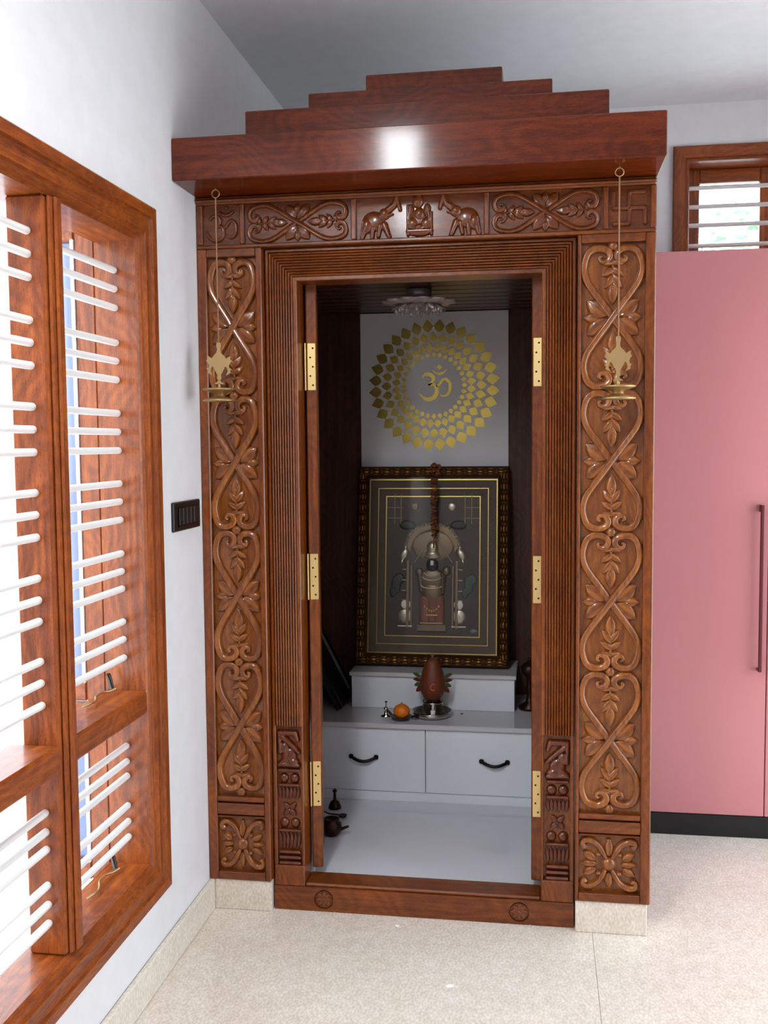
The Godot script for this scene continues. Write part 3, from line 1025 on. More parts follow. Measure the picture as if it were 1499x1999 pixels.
func door_frame() -> void:
	var X0 := 0.207
	var X1 := 1.152
	var o := thing("door_frame", "teak doorway frame with fluted mouldings, carved jamb bases and threshold", "door frame", Vector3((X0 + X1) * 0.5, 0, -0.03))
	var hw := (X1 - X0) * 0.5
	# fluted uprights stop at the carved bases; the head is mitred to them
	var prof := fluted_profile()
	var top := 2.091
	for sd in [1, 2, 3]:
		var s := [false, false, false, false]
		s[sd] = true
		var st := mb()
		frame_sweep(st, -hw, 0.5, hw, top, prof, s, 0.6)
		var mesh := done(st)
		put(mesh, ["", "fluted_upright", "fluted_head", "fluted_upright"][sd], M.wood_h if sd == 2 else M.wood_v, o)
	for s in [-1.0, 1.0]:
		var jb := part("jamb_base", o, Vector3(s * (hw - 0.05), 0, 0))
		jamb_base(jb, s)
	# threshold with two rosettes
	var th := mb()
	bx2(th, Vector3(-hw, 0.001, -0.10), Vector3(hw, 0.078, -0.009), 0.003)
	var mx := (X0 + X1) * 0.5
	var cut := [-hw, 0.368 - mx - 0.036, 0.368 - mx + 0.036, 0.986 - mx - 0.036, 0.986 - mx + 0.036, hw]
	for i in [0, 2, 4]: bx2(th, Vector3(cut[i], 0.001, -0.0095), Vector3(cut[i + 1], 0.078, 0.0))
	for x in [0.368 - mx, 0.986 - mx]: holed_tile(th, x, 0.0395, 0.036, 0.0385, 0.0315, -0.0095, 0.0)
	put(done(th), "threshold", M.wood_h, o)
	put(box2(Vector3(-hw + 0.1, 0.077, -0.10), Vector3(hw - 0.1, 0.088, -0.006), 0.004), "threshold_cap", M.wood_h, o)
	for x in [0.368, 0.986]:
		var r := part("rosette", o, Vector3(x - (X0 + X1) * 0.5, 0.0395, 0.0))
		var st := mb()
		var disc := PackedVector2Array()
		for i in 32: disc.append(Vector2(cos(TAU * i / 32.0), sin(TAU * i / 32.0)) * 0.027)
		extrude(st, disc, -0.0085, -0.004)
		put(done(st), "disc", M.wood_h, r)
		for i in 8:
			put(leaf_mesh(0.023, 0.0150, 0.0065), "petal", M.wood_h, r, Vector3(0, 0, -0.004) + Vector3(cos(TAU * i / 8.0), sin(TAU * i / 8.0), 0) * 0.0035, Vector3(0, 0, TAU * i / 8.0 - PI / 2))
		put(boss_mesh(0.005, 0.005, 0.007), "bead", M.wood_h, r, Vector3(0, 0, -0.004))

func jamb_base(jb: Node3D, s: float) -> void:
	var m: Material = M.base_carved
	put(box2(Vector3(-0.0495, 0.078, -0.10), Vector3(0.0495, 0.145, -0.0005), 0.003), "foot", M.wood_v, jb)
	put(box2(Vector3(-0.0495, 0.145, -0.10), Vector3(0.0495, 0.602, -0.020), 0.0), "core", M.wood_v, jb)
	var outer := -0.0495 if s < 0 else 0.0495
	put(box2(Vector3(outer, 0.145, -0.02), Vector3(outer * 0.77, 0.602, -0.001), 0.002), "side_strip", M.wood_v, jb)
	put(box2(Vector3(-outer, 0.145, -0.02), Vector3(-outer * 0.86, 0.602, -0.003), 0.002), "side_strip", M.wood_v, jb)
	var w := 0.037
	for y in [0.150, 0.168, 0.186]:
		put(box2(Vector3(-w, y - 0.005, -0.02), Vector3(w, y + 0.006, -0.001), 0.005), "ring", m, jb)
	# fluted bells of upright petals
	for bell in [[0.198, 0.052], [0.358, 0.042]]:
		for i in 6:
			var x := -w + 0.006 + i * (2.0 * w - 0.012) / 5.0
			put(leaf_mesh(bell[1], 0.0145, 0.016 - 0.006 * absf(i - 2.5) / 2.5, 0.35), "petal", m, jb, Vector3(x * 0.86, bell[0], -0.02), Vector3(0, 0, -x * 4.0))
	for y in [0.254, 0.402, 0.450]:
		put(box2(Vector3(-w * 0.95, y, -0.02), Vector3(w * 0.95, y + 0.008, -0.002), 0.003), "band", m, jb)
	for y in [0.266, 0.412]:
		for i in 2:
			put(boss_mesh(0.0165, 0.017, 0.013), "lotus_bud", m, jb, Vector3((i - 0.5) * 0.036, y + 0.014, -0.02))
	# small four-petalled flower
	for i in 4:
		put(leaf_mesh(0.030, 0.022, 0.013), "petal", m, jb, Vector3(0, 0.325, -0.02), Vector3(0, 0, PI / 4 + i * PI / 2))
	put(boss_mesh(0.007, 0.007, 0.017), "bead", m, jb, Vector3(0, 0.325, -0.02))
	# curling figure at the top
	var sh := [[0.0, 0.035, 0.026, 0.030, 0.0, 0.016], [0.012, 0.018, 0.022, 0.016, 0.0, 0.018], [-0.016, 0.062, 0.018, 0.020, 0.0, 0.015]]
	for c in [[-0.022, 0.10, 0.010, 0.018, 0.066, 0.009], [0.018, 0.066, 0.009, 0.034, 0.050, 0.006], [-0.03, 0.01, 0.009, 0.03, 0.008, 0.009], [-0.028, 0.05, 0.008, -0.03, 0.11, 0.008], [-0.03, 0.112, 0.009, 0.022, 0.112, 0.010], [0.022, 0.112, 0.010, 0.030, 0.090, 0.007], [-0.01, 0.03, 0.010, -0.032, 0.008, 0.008]]:
		sh.append([c[0], c[1], c[2], c[3], c[4], c[5], 0.017])
	put(relief(sh, -0.042, -0.004, 0.042, 0.128, 0.0015), "curling_figure", m, jb, Vector3(0, 0.462, -0.02), Vector3.ZERO, Vector3(-s, 1, 1))

func hinge(door: Node3D, y: float, knuckle_left: bool) -> void:
	var h := part("hinge", door, Vector3(0.017, y, 0.0))
	put(box_mesh(Vector3(0.026, 0.148, 0.003), 0.0012), "leaf", M.brass, h, Vector3(0, 0, 0.0015))
	for i in 5:
		var st := mb()
		lathe(st, [Vector2(0.0031, 0), Vector2(0.0031, 0.0008), Vector2(0.0, 0.001)], 10)
		put(done(st), "screw", M.screw, h, Vector3(0.004 * (1 if i % 2 == 0 else -1), 0.058 - i * 0.029, 0.003), Vector3(PI / 2, 0, 0))
	if knuckle_left:
		put(tube_mesh(PackedVector3Array([Vector3(-0.020, -0.074, 0.002), Vector3(-0.020, 0.074, 0.002)]), 0.003, 8), "knuckle", M.brass, h)

func shrine_doors() -> void:
	var info := [[Vector3(0.316, 0.109, -0.108), 0.205, "left teak door leaf standing open inward, edge with brass hinges showing", true], [Vector3(1.022, 0.109, -0.108), -0.012, "right teak door leaf standing open inward, edge with brass hinges showing", false]]
	for d in info:
		var o := thing("shrine_door", d[2], "door", d[0], "door leaves of the shrine")
		o.rotation.y = d[1]
		var st := mb()
		bx2(st, Vector3(0, 0, -0.30), Vector3(0.034, 1.886, 0), 0.003)
		put(done(st), "leaf", M.wood_v, o)
		for y in [1.626, 0.958, 0.28]: hinge(o, y, d[3])

func altar() -> void:
	# cabinet with two drawers
	var o := thing("drawer_cabinet", "white low cabinet with two drawers inside the shrine", "cabinet", Vector3(0.605, 0.08, -0.82))
	put(box2(Vector3(-0.574, 0, -0.51), Vector3(0.573, 0.0375, -0.006), 0.001), "toe_board", M.white_board, o)
	put(box2(Vector3(-0.574, 0.0375, -0.51), Vector3(0.573, 0.294, -0.020), 0.001), "body", M.white_board, o)
	for s in [[-0.572, -0.0015, -0.245], [0.0015, 0.571, 0.269]]:
		var d := part("drawer", o)
		put(box2(Vector3(s[0], 0.040, -0.0195), Vector3(s[1], 0.292, 0.0), 0.0015), "front", M.white_board, d)
		var pts := []
		for i in 9:
			var f := i / 8.0
			pts.append(Vector3(s[2] + lerpf(-0.05, 0.05, f), 0.175 - 0.012 * sin(PI * f), 0.004 + 0.018 * sin(PI * f)))
		var st := mb()
		tube(st, PackedVector3Array(pts), 0.0065, 8)
		bx(st, Vector3(s[2] - 0.05, 0.177, 0.006), Vector3(0.018, 0.018, 0.012), 0.004)
		bx(st, Vector3(s[2] + 0.05, 0.177, 0.006), Vector3(0.018, 0.018, 0.012), 0.004)
		put(done(st), "handle", M.handle, d)
	tag(put(box2(Vector3(0.031, 0.3745, -1.333), Vector3(1.179, 0.3945, -0.806), 0.003), "altar_slab", M.white_slab, self), "glossy white stone slab on top of the drawer cabinet", "slab")
	var s2 := thing("altar_step", "white raised step on the slab carrying the framed picture", "step", Vector3(0.607, 0.3945, -1.04))
	put(box2(Vector3(-0.335, 0.0005, -0.285), Vector3(0.338, 0.134, 0), 0.001), "riser", M.white_board, s2)
	put(box2(Vector3(-0.343, 0.134, -0.29), Vector3(0.346, 0.1515, 0.012), 0.003), "top", M.white_slab, s2)

func wall_panel() -> void:
	var o := thing("wall_panel", "glossy white back panel with a golden om and petal mandala", "panel", Vector3(0.592, 1.738, -1.334))
	put(box2(Vector3(-0.320, -0.99, 0.0), Vector3(0.320, 0.314, 0.012), 0.001), "board", M.white_panel, o)
	var rings := [[0.252, 0.0225, 0.5], [0.2035, 0.0178, 0.0], [0.1615, 0.0150, 0.5], [0.131, 0.0095, 0.0]]
	for r in rings:
		var k: float = r[1] * 1.16
		var poly := PackedVector2Array([Vector2(0, k * 1.22), Vector2(-k * 0.55, k * 0.62), Vector2(-k * 0.92, 0.05 * k), Vector2(-k * 0.6, -k * 0.52), Vector2(0, -k * 0.95), Vector2(k * 0.6, -k * 0.52), Vector2(k * 0.92, 0.05 * k), Vector2(k * 0.55, k * 0.62)])
		var pm := plate(poly, 0.0, 0.0018)
		for i in 32:
			var a: float = TAU * (i + r[2]) / 32.0
			put(pm, "petal", M.gold_leaf, o, Vector3(-sin(a) * r[0], cos(a) * r[0], 0.0121), Vector3(0, 0, a))
	var om := part("om_sign", o, Vector3(0.003, 0.0, 0.0121))
	for s in om_strokes():
		var pts := []
		for p in catmull(s[0], 6): pts.append(p * 0.150)
		put(plate(stroke_poly(pts, s[1] * 0.15, s[2] * 0.15, s[3] * 0.15), 0.0, 0.0018), "stroke", M.gold_leaf, om)
	put(plate(PackedVector2Array([Vector2(0.012, 0), Vector2(0, 0.012), Vector2(-0.012, 0), Vector2(0, -0.012)]), 0.0, 0.0018), "dot", M.gold_leaf, om, Vector3(0.022, 0.078, 0))

func picture() -> void:
	var o := thing("framed_picture", "large ornate bronze framed embossed picture of a standing deity", "picture", Vector3(0.594, 0.5515, -1.150))
	o.rotation.x = -0.155
	var W := 0.325
	var H := 0.847
	put(box2(Vector3(-W, 0, -0.03), Vector3(W, H, 0.0), 0.002), "backing", M.frame_dark, o)
	var st := mb()
	frame_sweep(st, -W, 0, W, H, [Vector2(0, 0), Vector2(0.0, 0.016), Vector2(0.006, 0.022), Vector2(0.012, 0.018), Vector2(0.016, 0.022), Vector2(0.028, 0.026), Vector2(0.038, 0.018), Vector2(0.046, 0.010), Vector2(0.050, 0.0)])
	put(done(st), "moulding", M.frame_bronze, o)
	# raised gilded ornament repeated along the moulding
	st = mb()
	boss(st, Vector2(0, 0), 0.014, 0.006, 0.006, 0.0)
	boss(st, Vector2(0.0205, 0.005), 0.004, 0.004, 0.005, 0.0)
	boss(st, Vector2(0.0205, -0.006), 0.004, 0.004, 0.005, 0.0)
	boss(st, Vector2(0.0, 0.011), 0.010, 0.0022, 0.003, 0.0)
	boss(st, Vector2(0.0, -0.012), 0.012, 0.0022, 0.003, -0.003)
	var orn := done(st)
	var nx := 14
	for i in nx:
		var x := lerpf(-W + 0.035, W - 0.035, i / float(nx - 1))
		put(orn, "ornament", M.frame_gold, o, Vector3(x, 0.023, 0.022))
		put(orn, "ornament", M.frame_gold, o, Vector3(x, H - 0.023, 0.022), Vector3(0, 0, PI))
	var ny := 18
	for i in ny:
		var y := lerpf(0.042, H - 0.042, i / float(ny - 1))
		put(orn, "ornament", M.frame_gold, o, Vector3(-W + 0.023, y, 0.022), Vector3(0, 0, -PI / 2))
		put(orn, "ornament", M.frame_gold, o, Vector3(W - 0.023, y, 0.022), Vector3(0, 0, PI / 2))
	put(box2(Vector3(-W + 0.046, 0.046, 0.0), Vector3(W - 0.046, H - 0.046, 0.003), 0.0), "mat_board", M.mat_board, o)
	for f in [[0.050, 0.0045, 0.009], [0.088, 0.0030, 0.007], [0.122, 0.0040, 0.006]]:
		st = mb()
		frame_sweep(st, -W + f[0], f[0], W - f[0], H - f[0] - 0.004, [Vector2(0, 0.002), Vector2(0, f[2]), Vector2(f[1], f[2]), Vector2(f[1], 0.002)])
		put(done(st), "fillet", M.fillet, o)
	# embossed scene, in picture pixels about the middle line and above the lower edge
	var e := part("embossed_scene", o, Vector3(0, 0.126, 0.004))
	var k := 0.00055
	put(box2(Vector3(-0.201, 0, -0.002), Vector3(0.201, 0.594, 0.0), 0.0), "ground", M.relief_ground, e)
	# far lattice windows
	for s in [-1.0, 1.0]:
		st = mb()
		for x in [250.0, 300.0]: bx(st, Vector3(s * x * k, 0.54, 0.002), Vector3(0.003, 0.13, 0.003))
		for y in [0.50, 0.545]: bx(st, Vector3(s * 300 * k, y, 0.002), Vector3(0.07, 0.003, 0.003))
		put(done(st), "lattice", M.relief_bronze, e)
		# fluted columns
		st = mb()
		bx2(st, Vector3(s * 190 * k - 0.007, 0.03, 0), Vector3(s * 190 * k + 0.007, 0.32, 0.006), 0.002)
		bx2(st, Vector3(s * 160 * k - 0.005, 0.03, 0), Vector3(s * 160 * k + 0.005, 0.30, 0.005), 0.002)
		put(done(st), "column", M.relief_bronze, e)
		for y in [0.10, 0.15, 0.19, 0.235, 0.28]: put(box_mesh(Vector3(0.022, 0.004, 0.004), 0.001), "column_band", M.relief_silver, e, Vector3(s * 215 * k, y, 0.003))
		# conch and discus
		put(relief([[0, 0, 0.017, 0.026, s * 0.5, 0.008], [s * 0.008, -0.03, 0.008, 0.012, s * 0.4, 0.007], [-s * 0.006, 0.03, 0.008, 0.013, 0.0, 0.006]], -0.035, -0.05, 0.035, 0.05, 0.002), "emblem", M.relief_silver, e, Vector3(s * 0.122, 0.345, 0))
		# lamps of two discs on a stand
		put(boss_mesh(0.020, 0.021, 0.006), "lamp_disc", M.relief_white, e, Vector3(s * 0.112, 0.132, 0))
		put(boss_mesh(0.030, 0.031, 0.006), "lamp_disc", M.relief_silver, e, Vector3(s * 0.114, 0.083, 0))
		put(boss_mesh(0.006, 0.010, 0.009), "flame", M.relief_white, e, Vector3(s * 0.114, 0.083, 0))
		put(box2(Vector3(s * 0.114 - 0.030, 0.038, 0), Vector3(s * 0.114 + 0.030, 0.042, 0.006), 0.0), "stand", M.relief_white, e)
		put(boss_mesh(0.018, 0.018, 0.004), "moon", M.relief_silver if s > 0 else M.relief_bronze, e, Vector3(s * 0.080, 0.55, 0))
		# dark trees and guardians
		put(relief([[0, 0, 0.03, 0.05, 0, 0.004], [0.02, 0.03, 0.03, 0.03, 0, 0.004], [-0.02, -0.04, 0.02, 0.03, 0, 0.003]], -0.06, -0.08, 0.06, 0.08, 0.003), "shrub", M.relief_green if s > 0 else M.relief_dark, e, Vector3(s * 0.155, 0.215, 0), Vector3.ZERO, Vector3(0.7, 0.8, 1))
		put(boss_mesh(0.035, 0.02, 0.004), "cloud", M.relief_dark, e, Vector3(s * 0.11, 0.47, 0))
	put(boss_mesh(0.016, 0.011, 0.004), "blue_seal", M.relief_blue, e, Vector3(0.178, 0.022, 0))
	# beaded arch behind the figure
	st = mb()
	var arch := PackedVector2Array()
	for i in 25:
		var a := PI * i / 24.0
		arch.append(Vector2(cos(a) * 0.118, 0.385 + sin(a) * 0.095))
	for i in 25:
		var a := PI * (24 - i) / 24.0
		arch.append(Vector2(cos(a) * 0.095, 0.355 + sin(a) * 0.095))
	extrude(st, arch, 0, 0.004)
	put(done(st), "arch", M.relief_bronze, e)
	var bead := boss_mesh(0.0065, 0.0065, 0.006)
	for i in 19:
		var a := PI * i / 18.0
		put(bead, "bead", M.relief_silver, e, Vector3(cos(a) * 0.112, 0.383 + sin(a) * 0.094, 0.003))
	put(relief([[0, 0.38, 0.09, 0.065, 0, 0.003]], -0.1, 0.3, 0.1, 0.46, 0.004), "halo", M.relief_bronze, e)
	# garland line round the head
	st = mb()
	var pts := PackedVector3Array()
	for p in catmull([Vector2(-0.075, 0.31), Vector2(-0.05, 0.35), Vector2(-0.015, 0.40), Vector2(0.005, 0.408), Vector2(0.025, 0.40), Vector2(0.06, 0.35), Vector2(0.085, 0.31)], 4): pts.append(Vector3(p.x, p.y, 0.006))
	tube(st, pts, 0.0022, 6)
	put(done(st), "head_garland", M.relief_silver, e)
	# figure
	put(relief([[0, 0.372, 0.026, 0.030, 0, 0.014], [0, 0.345, 0.030, 0.020, 0, 0.016], [0, 0.335, 0.036, 0.012, 0, 0.014]], -0.05, 0.31, 0.05, 0.41, 0.0018), "crown", M.relief_silver, e)
	put(boss_mesh(0.026, 0.032, 0.016), "face", M.relief_dark, e, Vector3(0, 0.298, 0))
	put(box2(Vector3(-0.007, 0.298, 0.010), Vector3(0.007, 0.318, 0.018), 0.002), "forehead_mark", M.relief_white, e)
	put(relief([[0, 0.24, 0.055, 0.045, 0, 0.012], [0, 0.18, 0.045, 0.05, 0, 0.013], [-0.055, 0.27, 0.018, 0.018, 0, 0.012], [0.06, 0.275, 0.018, 0.02, 0, 0.012], [-0.05, 0.25, 0.012, -0.045, 0.19, 0.010, 0.014], [0.05, 0.25, 0.012, 0.045, 0.20, 0.010, 0.014], [0.045, 0.26, 0.008, 0.047, 0.18, 0.006, 0.018]], -0.09, 0.11, 0.09, 0.31, 0.002), "torso", M.relief_bronze, e)
	st = mb()
	for r in [[0.268, 0.034], [0.250, 0.040], [0.215, 0.046]]:
		pts = PackedVector3Array()
		for i in 13:
			var a := PI + PI * i / 12.0
			pts.append(Vector3(cos(a) * r[1], r[0] + sin(a) * 0.016, 0.0135))
		tube(st, pts, 0.003, 6)
	put(done(st), "necklace", M.relief_silver, e)
	put(relief([[-0.03, 0.06, 0.022, -0.028, 0.15, 0.026, 0.011], [0.03, 0.06, 0.022, 0.028, 0.15, 0.026, 0.011], [0, 0.06, 0.022, 0, 0.15, 0.026, 0.012]], -0.06, 0.03, 0.06, 0.18, 0.002), "robe", M.relief_red, e)
	st = mb()
	for i in 7:
		bx(st, Vector3(-0.03 + i * 0.01, 0.125 - 0.02 * cos((i - 3) * 0.5), 0.013), Vector3(0.006, 0.010, 0.004), 0.001)
	bx(st, Vector3(0, 0.088, 0.012), Vector3(0.05, 0.006, 0.004), 0.001)
	put(done(st), "robe_border", M.fillet, e)
	put(box2(Vector3(-0.062, 0.018, 0), Vector3(0.062, 0.05, 0.010), 0.003), "pedestal", M.relief_bronze, e)
	put(box2(Vector3(-0.05, 0.05, 0), Vector3(0.05, 0.058, 0.014), 0.003), "pedestal_rim", M.relief_silver, e)
	put(box2(Vector3(-W + 0.047, 0.047, 0.0265), Vector3(W - 0.047, H - 0.047, 0.0285), 0.0), "glass", M.pane, o)

	# garland hanging over the top of the frame
	var g := thing("garland", "withered orange flower garland hanging over the top of the picture frame", "garland", Vector3(0.606, 1.372, -1.245))
	var rng := RandomNumberGenerator.new()
	rng.seed = 8
	st = mb()
	for i in 26:
		var d := Vector3(rng.randfn(), rng.randfn(), rng.randfn()).normalized()
		var c := Vector3(0, 0.006, 0) + d * Vector3(0.020, 0.024, 0.016)
		lathe(st, [Vector2(0.0, -0.007), Vector2(0.006, -0.004), Vector2(0.008, 0.001), Vector2(0.005, 0.006), Vector2(0.0, 0.007)], 7, c)
	put(done(st), "blossom_head", M.garland, g)
	for i in 17:
		st = mb()
		var y := -0.035 - i * 0.0145
		var w := 0.020 - 0.004 * sin(i * 0.9) - i * 0.0004
		for j in 5:
			var a := TAU * j / 5.0 + i
			lathe(st, [Vector2(0.0, -0.007), Vector2(0.0075, 0.0), Vector2(0.0, 0.007)], 6, Vector3(cos(a) * w * 0.5, 0, sin(a) * w * 0.35 + 0.01))
		put(done(st), "blossom", M.garland if i % 3 != 1 else M.garland_red, g, Vector3(0, y, 0.045 - i * 0.0005 + (-y) * 0.155))
	put(tube_mesh(PackedVector3Array([Vector3(0.002, -0.27, 0.093), Vector3(0.0, -0.32, 0.098)]), 0.003, 6), "thread", M.garland, g)

func offerings() -> void:
	var Y := 0.3948
	var t := thing("silver_tray", "round silver tray with a raised rim on the white slab", "tray", Vector3(0.618, Y, -0.94))
	put(lathe_mesh([Vector2(0, 0), Vector2(0.060, 0.0), Vector2(0.074, 0.006), Vector2(0.080, 0.022), Vector2(0.077, 0.023), Vector2(0.070, 0.008), Vector2(0.0, 0.006)], 40), "dish", M.silver, t)
	var st := mb()
	lathe(st, [Vector2(0.077, 0.021), Vector2(0.081, 0.020), Vector2(0.082, 0.024), Vector2(0.078, 0.025)], 40)
	put(done(st), "rim", M.silver, t)
	var c := thing("silver_cup", "short silver cup standing on the round tray", "cup", Vector3(0.622, Y + 0.0085, -0.945))
	put(lathe_mesh([Vector2(0, 0), Vector2(0.036, 0), Vector2(0.040, 0.01), Vector2(0.041, 0.046), Vector2(0.045, 0.052), Vector2(0.042, 0.053), Vector2(0.037, 0.046), Vector2(0.036, 0.012), Vector2(0, 0.010)], 32), "body", M.silver, c)
	# coconut resting in the cup, with flowers and a painted mark
	var n := thing("coconut", "brown coconut with an orange painted mark resting in the silver cup", "coconut", Vector3(0.621, Y + 0.058, -0.945))
	st = mb()
	lathe(st, [Vector2(0, 0), Vector2(0.018, 0.004), Vector2(0.036, 0.018), Vector2(0.048, 0.040), Vector2(0.052, 0.064), Vector2(0.050, 0.088), Vector2(0.045, 0.110), Vector2(0.039, 0.130), Vector2(0.032, 0.150), Vector2(0.024, 0.166), Vector2(0.012, 0.176), Vector2(0, 0.178)], 28)
	put(done(st), "shell", M.coconut, n)
	var pts := PackedVector3Array()
	for i in 13:
		var a := 0.9 + (TAU - 1.8) * i / 12.0
		pts.append(Vector3(0.008 + cos(a) * 0.010, 0.070 + sin(a) * 0.013, 0.0515))
	put(tube_mesh(pts, 0.0028, 6), "mark", M.mark, n)
	st = mb()
	for i in 12: tube(st, PackedVector3Array([Vector3(0, 0.175, 0), Vector3(cos(i * 2.4) * 0.008, 0.195, sin(i * 2.4) * 0.008)]), 0.003, 5, 0.001)
	put(done(st), "tuft", M.bark, n)
	for s in [-1.0, 1.0]:
		for i in 4:
			put(leaf_mesh(0.040, 0.020, 0.004), "flower_petal", M.garland_red if i % 2 == 0 else M.leaf_green, n, Vector3(s * 0.044, 0.062 + i * 0.014, 0.012), Vector3(0.3, s * 0.5, -s * (PI / 2 + 0.7 - i * 0.32)))
	var cd := thing("candle", "small white candle in front of the coconut", "candle", Vector3(0.628, Y + 0.0095, -0.888))
	put(lathe_mesh([Vector2(0, 0), Vector2(0.0085, 0), Vector2(0.0095, 0.026), Vector2(0.007, 0.028), Vector2(0, 0.027)], 16), "stub", M.wax, cd)
	put(lathe_mesh([Vector2(0.002, 0.026), Vector2(0.0045, 0.036), Vector2(0.004, 0.046), Vector2(0.0, 0.060)], 12), "wick_cover", M.wax, cd)
	# orange on a dark saucer
	var b := thing("saucer", "small dark saucer under the orange", "saucer", Vector3(0.504, Y, -0.872))
	put(lathe_mesh([Vector2(0, 0), Vector2(0.026, 0), Vector2(0.042, 0.012), Vector2(0.044, 0.016), Vector2(0.040, 0.015), Vector2(0.024, 0.005), Vector2(0, 0.005)], 28), "dish", M.black, b)
	put(leaf_mesh(0.03, 0.018, 0.004), "handle", M.black, b, Vector3(0.036, 0.012, 0.0), Vector3(-PI / 2 + 0.5, 0, -PI / 2))
	var og := thing("orange", "round orange fruit on a dark saucer", "fruit", Vector3(0.505, Y + 0.0055, -0.872))
	put(lathe_mesh([Vector2(0, 0), Vector2(0.012, 0.001), Vector2(0.024, 0.008), Vector2(0.032, 0.022), Vector2(0.033, 0.034), Vector2(0.027, 0.047), Vector2(0.015, 0.055), Vector2(0.006, 0.059), Vector2(0.0, 0.062)], 28), "peel", M.orange, og)
	put(boss_mesh(0.003, 0.003, 0.003), "stalk", M.leaf_green, og, Vector3(0, 0.061, 0), Vector3(-PI / 2, 0, 0))
	# tiny incense stand
	var ic := thing("incense_stand", "tiny metal incense stand left of the orange", "incense stand", Vector3(0.436, Y, -0.91))
	put(lathe_mesh([Vector2(0, 0), Vector2(0.020, 0), Vector2(0.021, 0.004), Vector2(0.008, 0.010), Vector2(0.006, 0.028), Vector2(0.010, 0.034), Vector2(0.004, 0.040), Vector2(0, 0.041)], 20), "stand", M.silver, ic)
	put(tube_mesh(PackedVector3Array([Vector3(0, 0.04, 0), Vector3(0.001, 0.060, 0)]), 0.002, 6), "stick", M.bark, ic)
	put(boss_mesh(0.006, 0.006, 0.006), "tip", M.black, ic, Vector3(0.001, 0.058, 0), Vector3(-PI / 2, 0, 0))
	put(tube_mesh(PackedVector3Array([Vector3(0.006, 0.026, 0), Vector3(0.03, 0.006, 0.01)]), 0.0045, 6), "spoon", M.bronze, ic)
	# crumbs
	for p in [[0.735, -0.985], [0.470, -0.955]]:
		tag(put(boss_mesh(0.006, 0.004, 0.004), "crumb", M.black, self, Vector3(p[0], Y, p[1]), Vector3(-PI / 2, 0, 0)), "tiny dark crumb on the white slab " + ("right of the tray" if p[0] > 0.6 else "behind the orange"), "crumb", "crumbs on the slab")
	# dark frame leaning at the left
	var lf := thing("leaning_frame", "dark picture frame leaning against the left inner wall", "picture", Vector3(0.222, Y + 0.0015, -0.985))
	lf.rotation = Vector3(0.0, 0.0, 0.47)
	st = mb()
	bx2(st, Vector3(0.0, 0.0, -0.25), Vector3(0.014, 0.39, 0.02), 0.002)
	put(done(st), "backing", M.frame_dark, lf)
	st = mb()
	frame_sweep(st, -0.02, 0.0, 0.25, 0.39, [Vector2(0, 0), Vector2(0, 0.014), Vector2(0.006, 0.018), Vector2(0.026, 0.012), Vector2(0.03, 0.0)])
	put(done(st), "moulding", M.black, lf, Vector3(0.014, 0, 0), Vector3(0, PI / 2, 0))
	put(box2(Vector3(0.0142, 0.03, -0.22), Vector3(0.016, 0.36, -0.01), 0.0), "print", M.relief_dark, lf)
	# dark lamp standing to the right of the step
	var dl := thing("oil_lamp", "dark bronze standing oil lamp right of the white step", "oil lamp", Vector3(1.005, Y, -1.10))
	put(lathe_mesh([Vector2(0, 0), Vector2(0.045, 0), Vector2(0.046, 0.012), Vector2(0.016, 0.03), Vector2(0.010, 0.07), Vector2(0.018, 0.085), Vector2(0.010, 0.10), Vector2(0.012, 0.13), Vector2(0.034, 0.150), Vector2(0.038, 0.172), Vector2(0.024, 0.190), Vector2(0.008, 0.196), Vector2(0.006, 0.21), Vector2(0, 0.216)], 28), "body", M.bronze, dl)
	# vessels on the shrine floor behind the open leaf
	var v := thing("bronze_pot", "small dark bronze spouted pot on the white shrine floor", "pot", Vector3(0.306, 0.0805, -0.452))
	put(lathe_mesh([Vector2(0, 0), Vector2(0.020, 0), Vector2(0.032, 0.012), Vector2(0.037, 0.03), Vector2(0.035, 0.048), Vector2(0.026, 0.056), Vector2(0.030, 0.062), Vector2(0.024, 0.061), Vector2(0.0, 0.050)], 28), "body", M.bronze, v)
	put(tube_mesh(PackedVector3Array([Vector3(0.030, 0.022, 0.0), Vector3(0.052, 0.032, 0.0), Vector3(0.062, 0.036, 0.0)]), 0.006, 8, 0.004), "spout", M.bronze, v)
	var v2 := thing("bronze_bell", "small dark bronze hand bell by the cabinet toe board", "bell", Vector3(0.262, 0.0805, -0.72))
	put(lathe_mesh([Vector2(0, 0.0), Vector2(0.026, 0.0), Vector2(0.024, 0.010), Vector2(0.016, 0.026), Vector2(0.006, 0.032), Vector2(0.005, 0.060), Vector2(0.010, 0.068), Vector2(0.0, 0.078)], 24), "body", M.bronze, v2)
	var v3 := thing("bronze_spoon", "tiny dark bronze ladle lying on the shrine floor", "ladle", Vector3(0.31, 0.0805, -0.63))
	put(lathe_mesh([Vector2(0, 0), Vector2(0.012, 0.001), Vector2(0.017, 0.008), Vector2(0.015, 0.009), Vector2(0, 0.003)], 18), "bowl", M.bronze, v3)
	put(tube_mesh(PackedVector3Array([Vector3(-0.014, 0.008, 0), Vector3(-0.05, 0.014, 0.01), Vector3(-0.075, 0.024, 0.01)]), 0.003, 6), "handle", M.bronze, v3)
	# pendant rosette under the shrine ceiling
	var ch := thing("ceiling_pendant", "unlit scalloped pale ceiling pendant with crystal drops inside the shrine", "pendant", Vector3(0.604, 2.055, -0.70))
	put(lathe_mesh([Vector2(0, -0.030), Vector2(0.046, -0.030), Vector2(0.048, -0.002), Vector2(0.0, -0.0005)], 28), "canopy", M.chandelier, ch)
	st = mb()
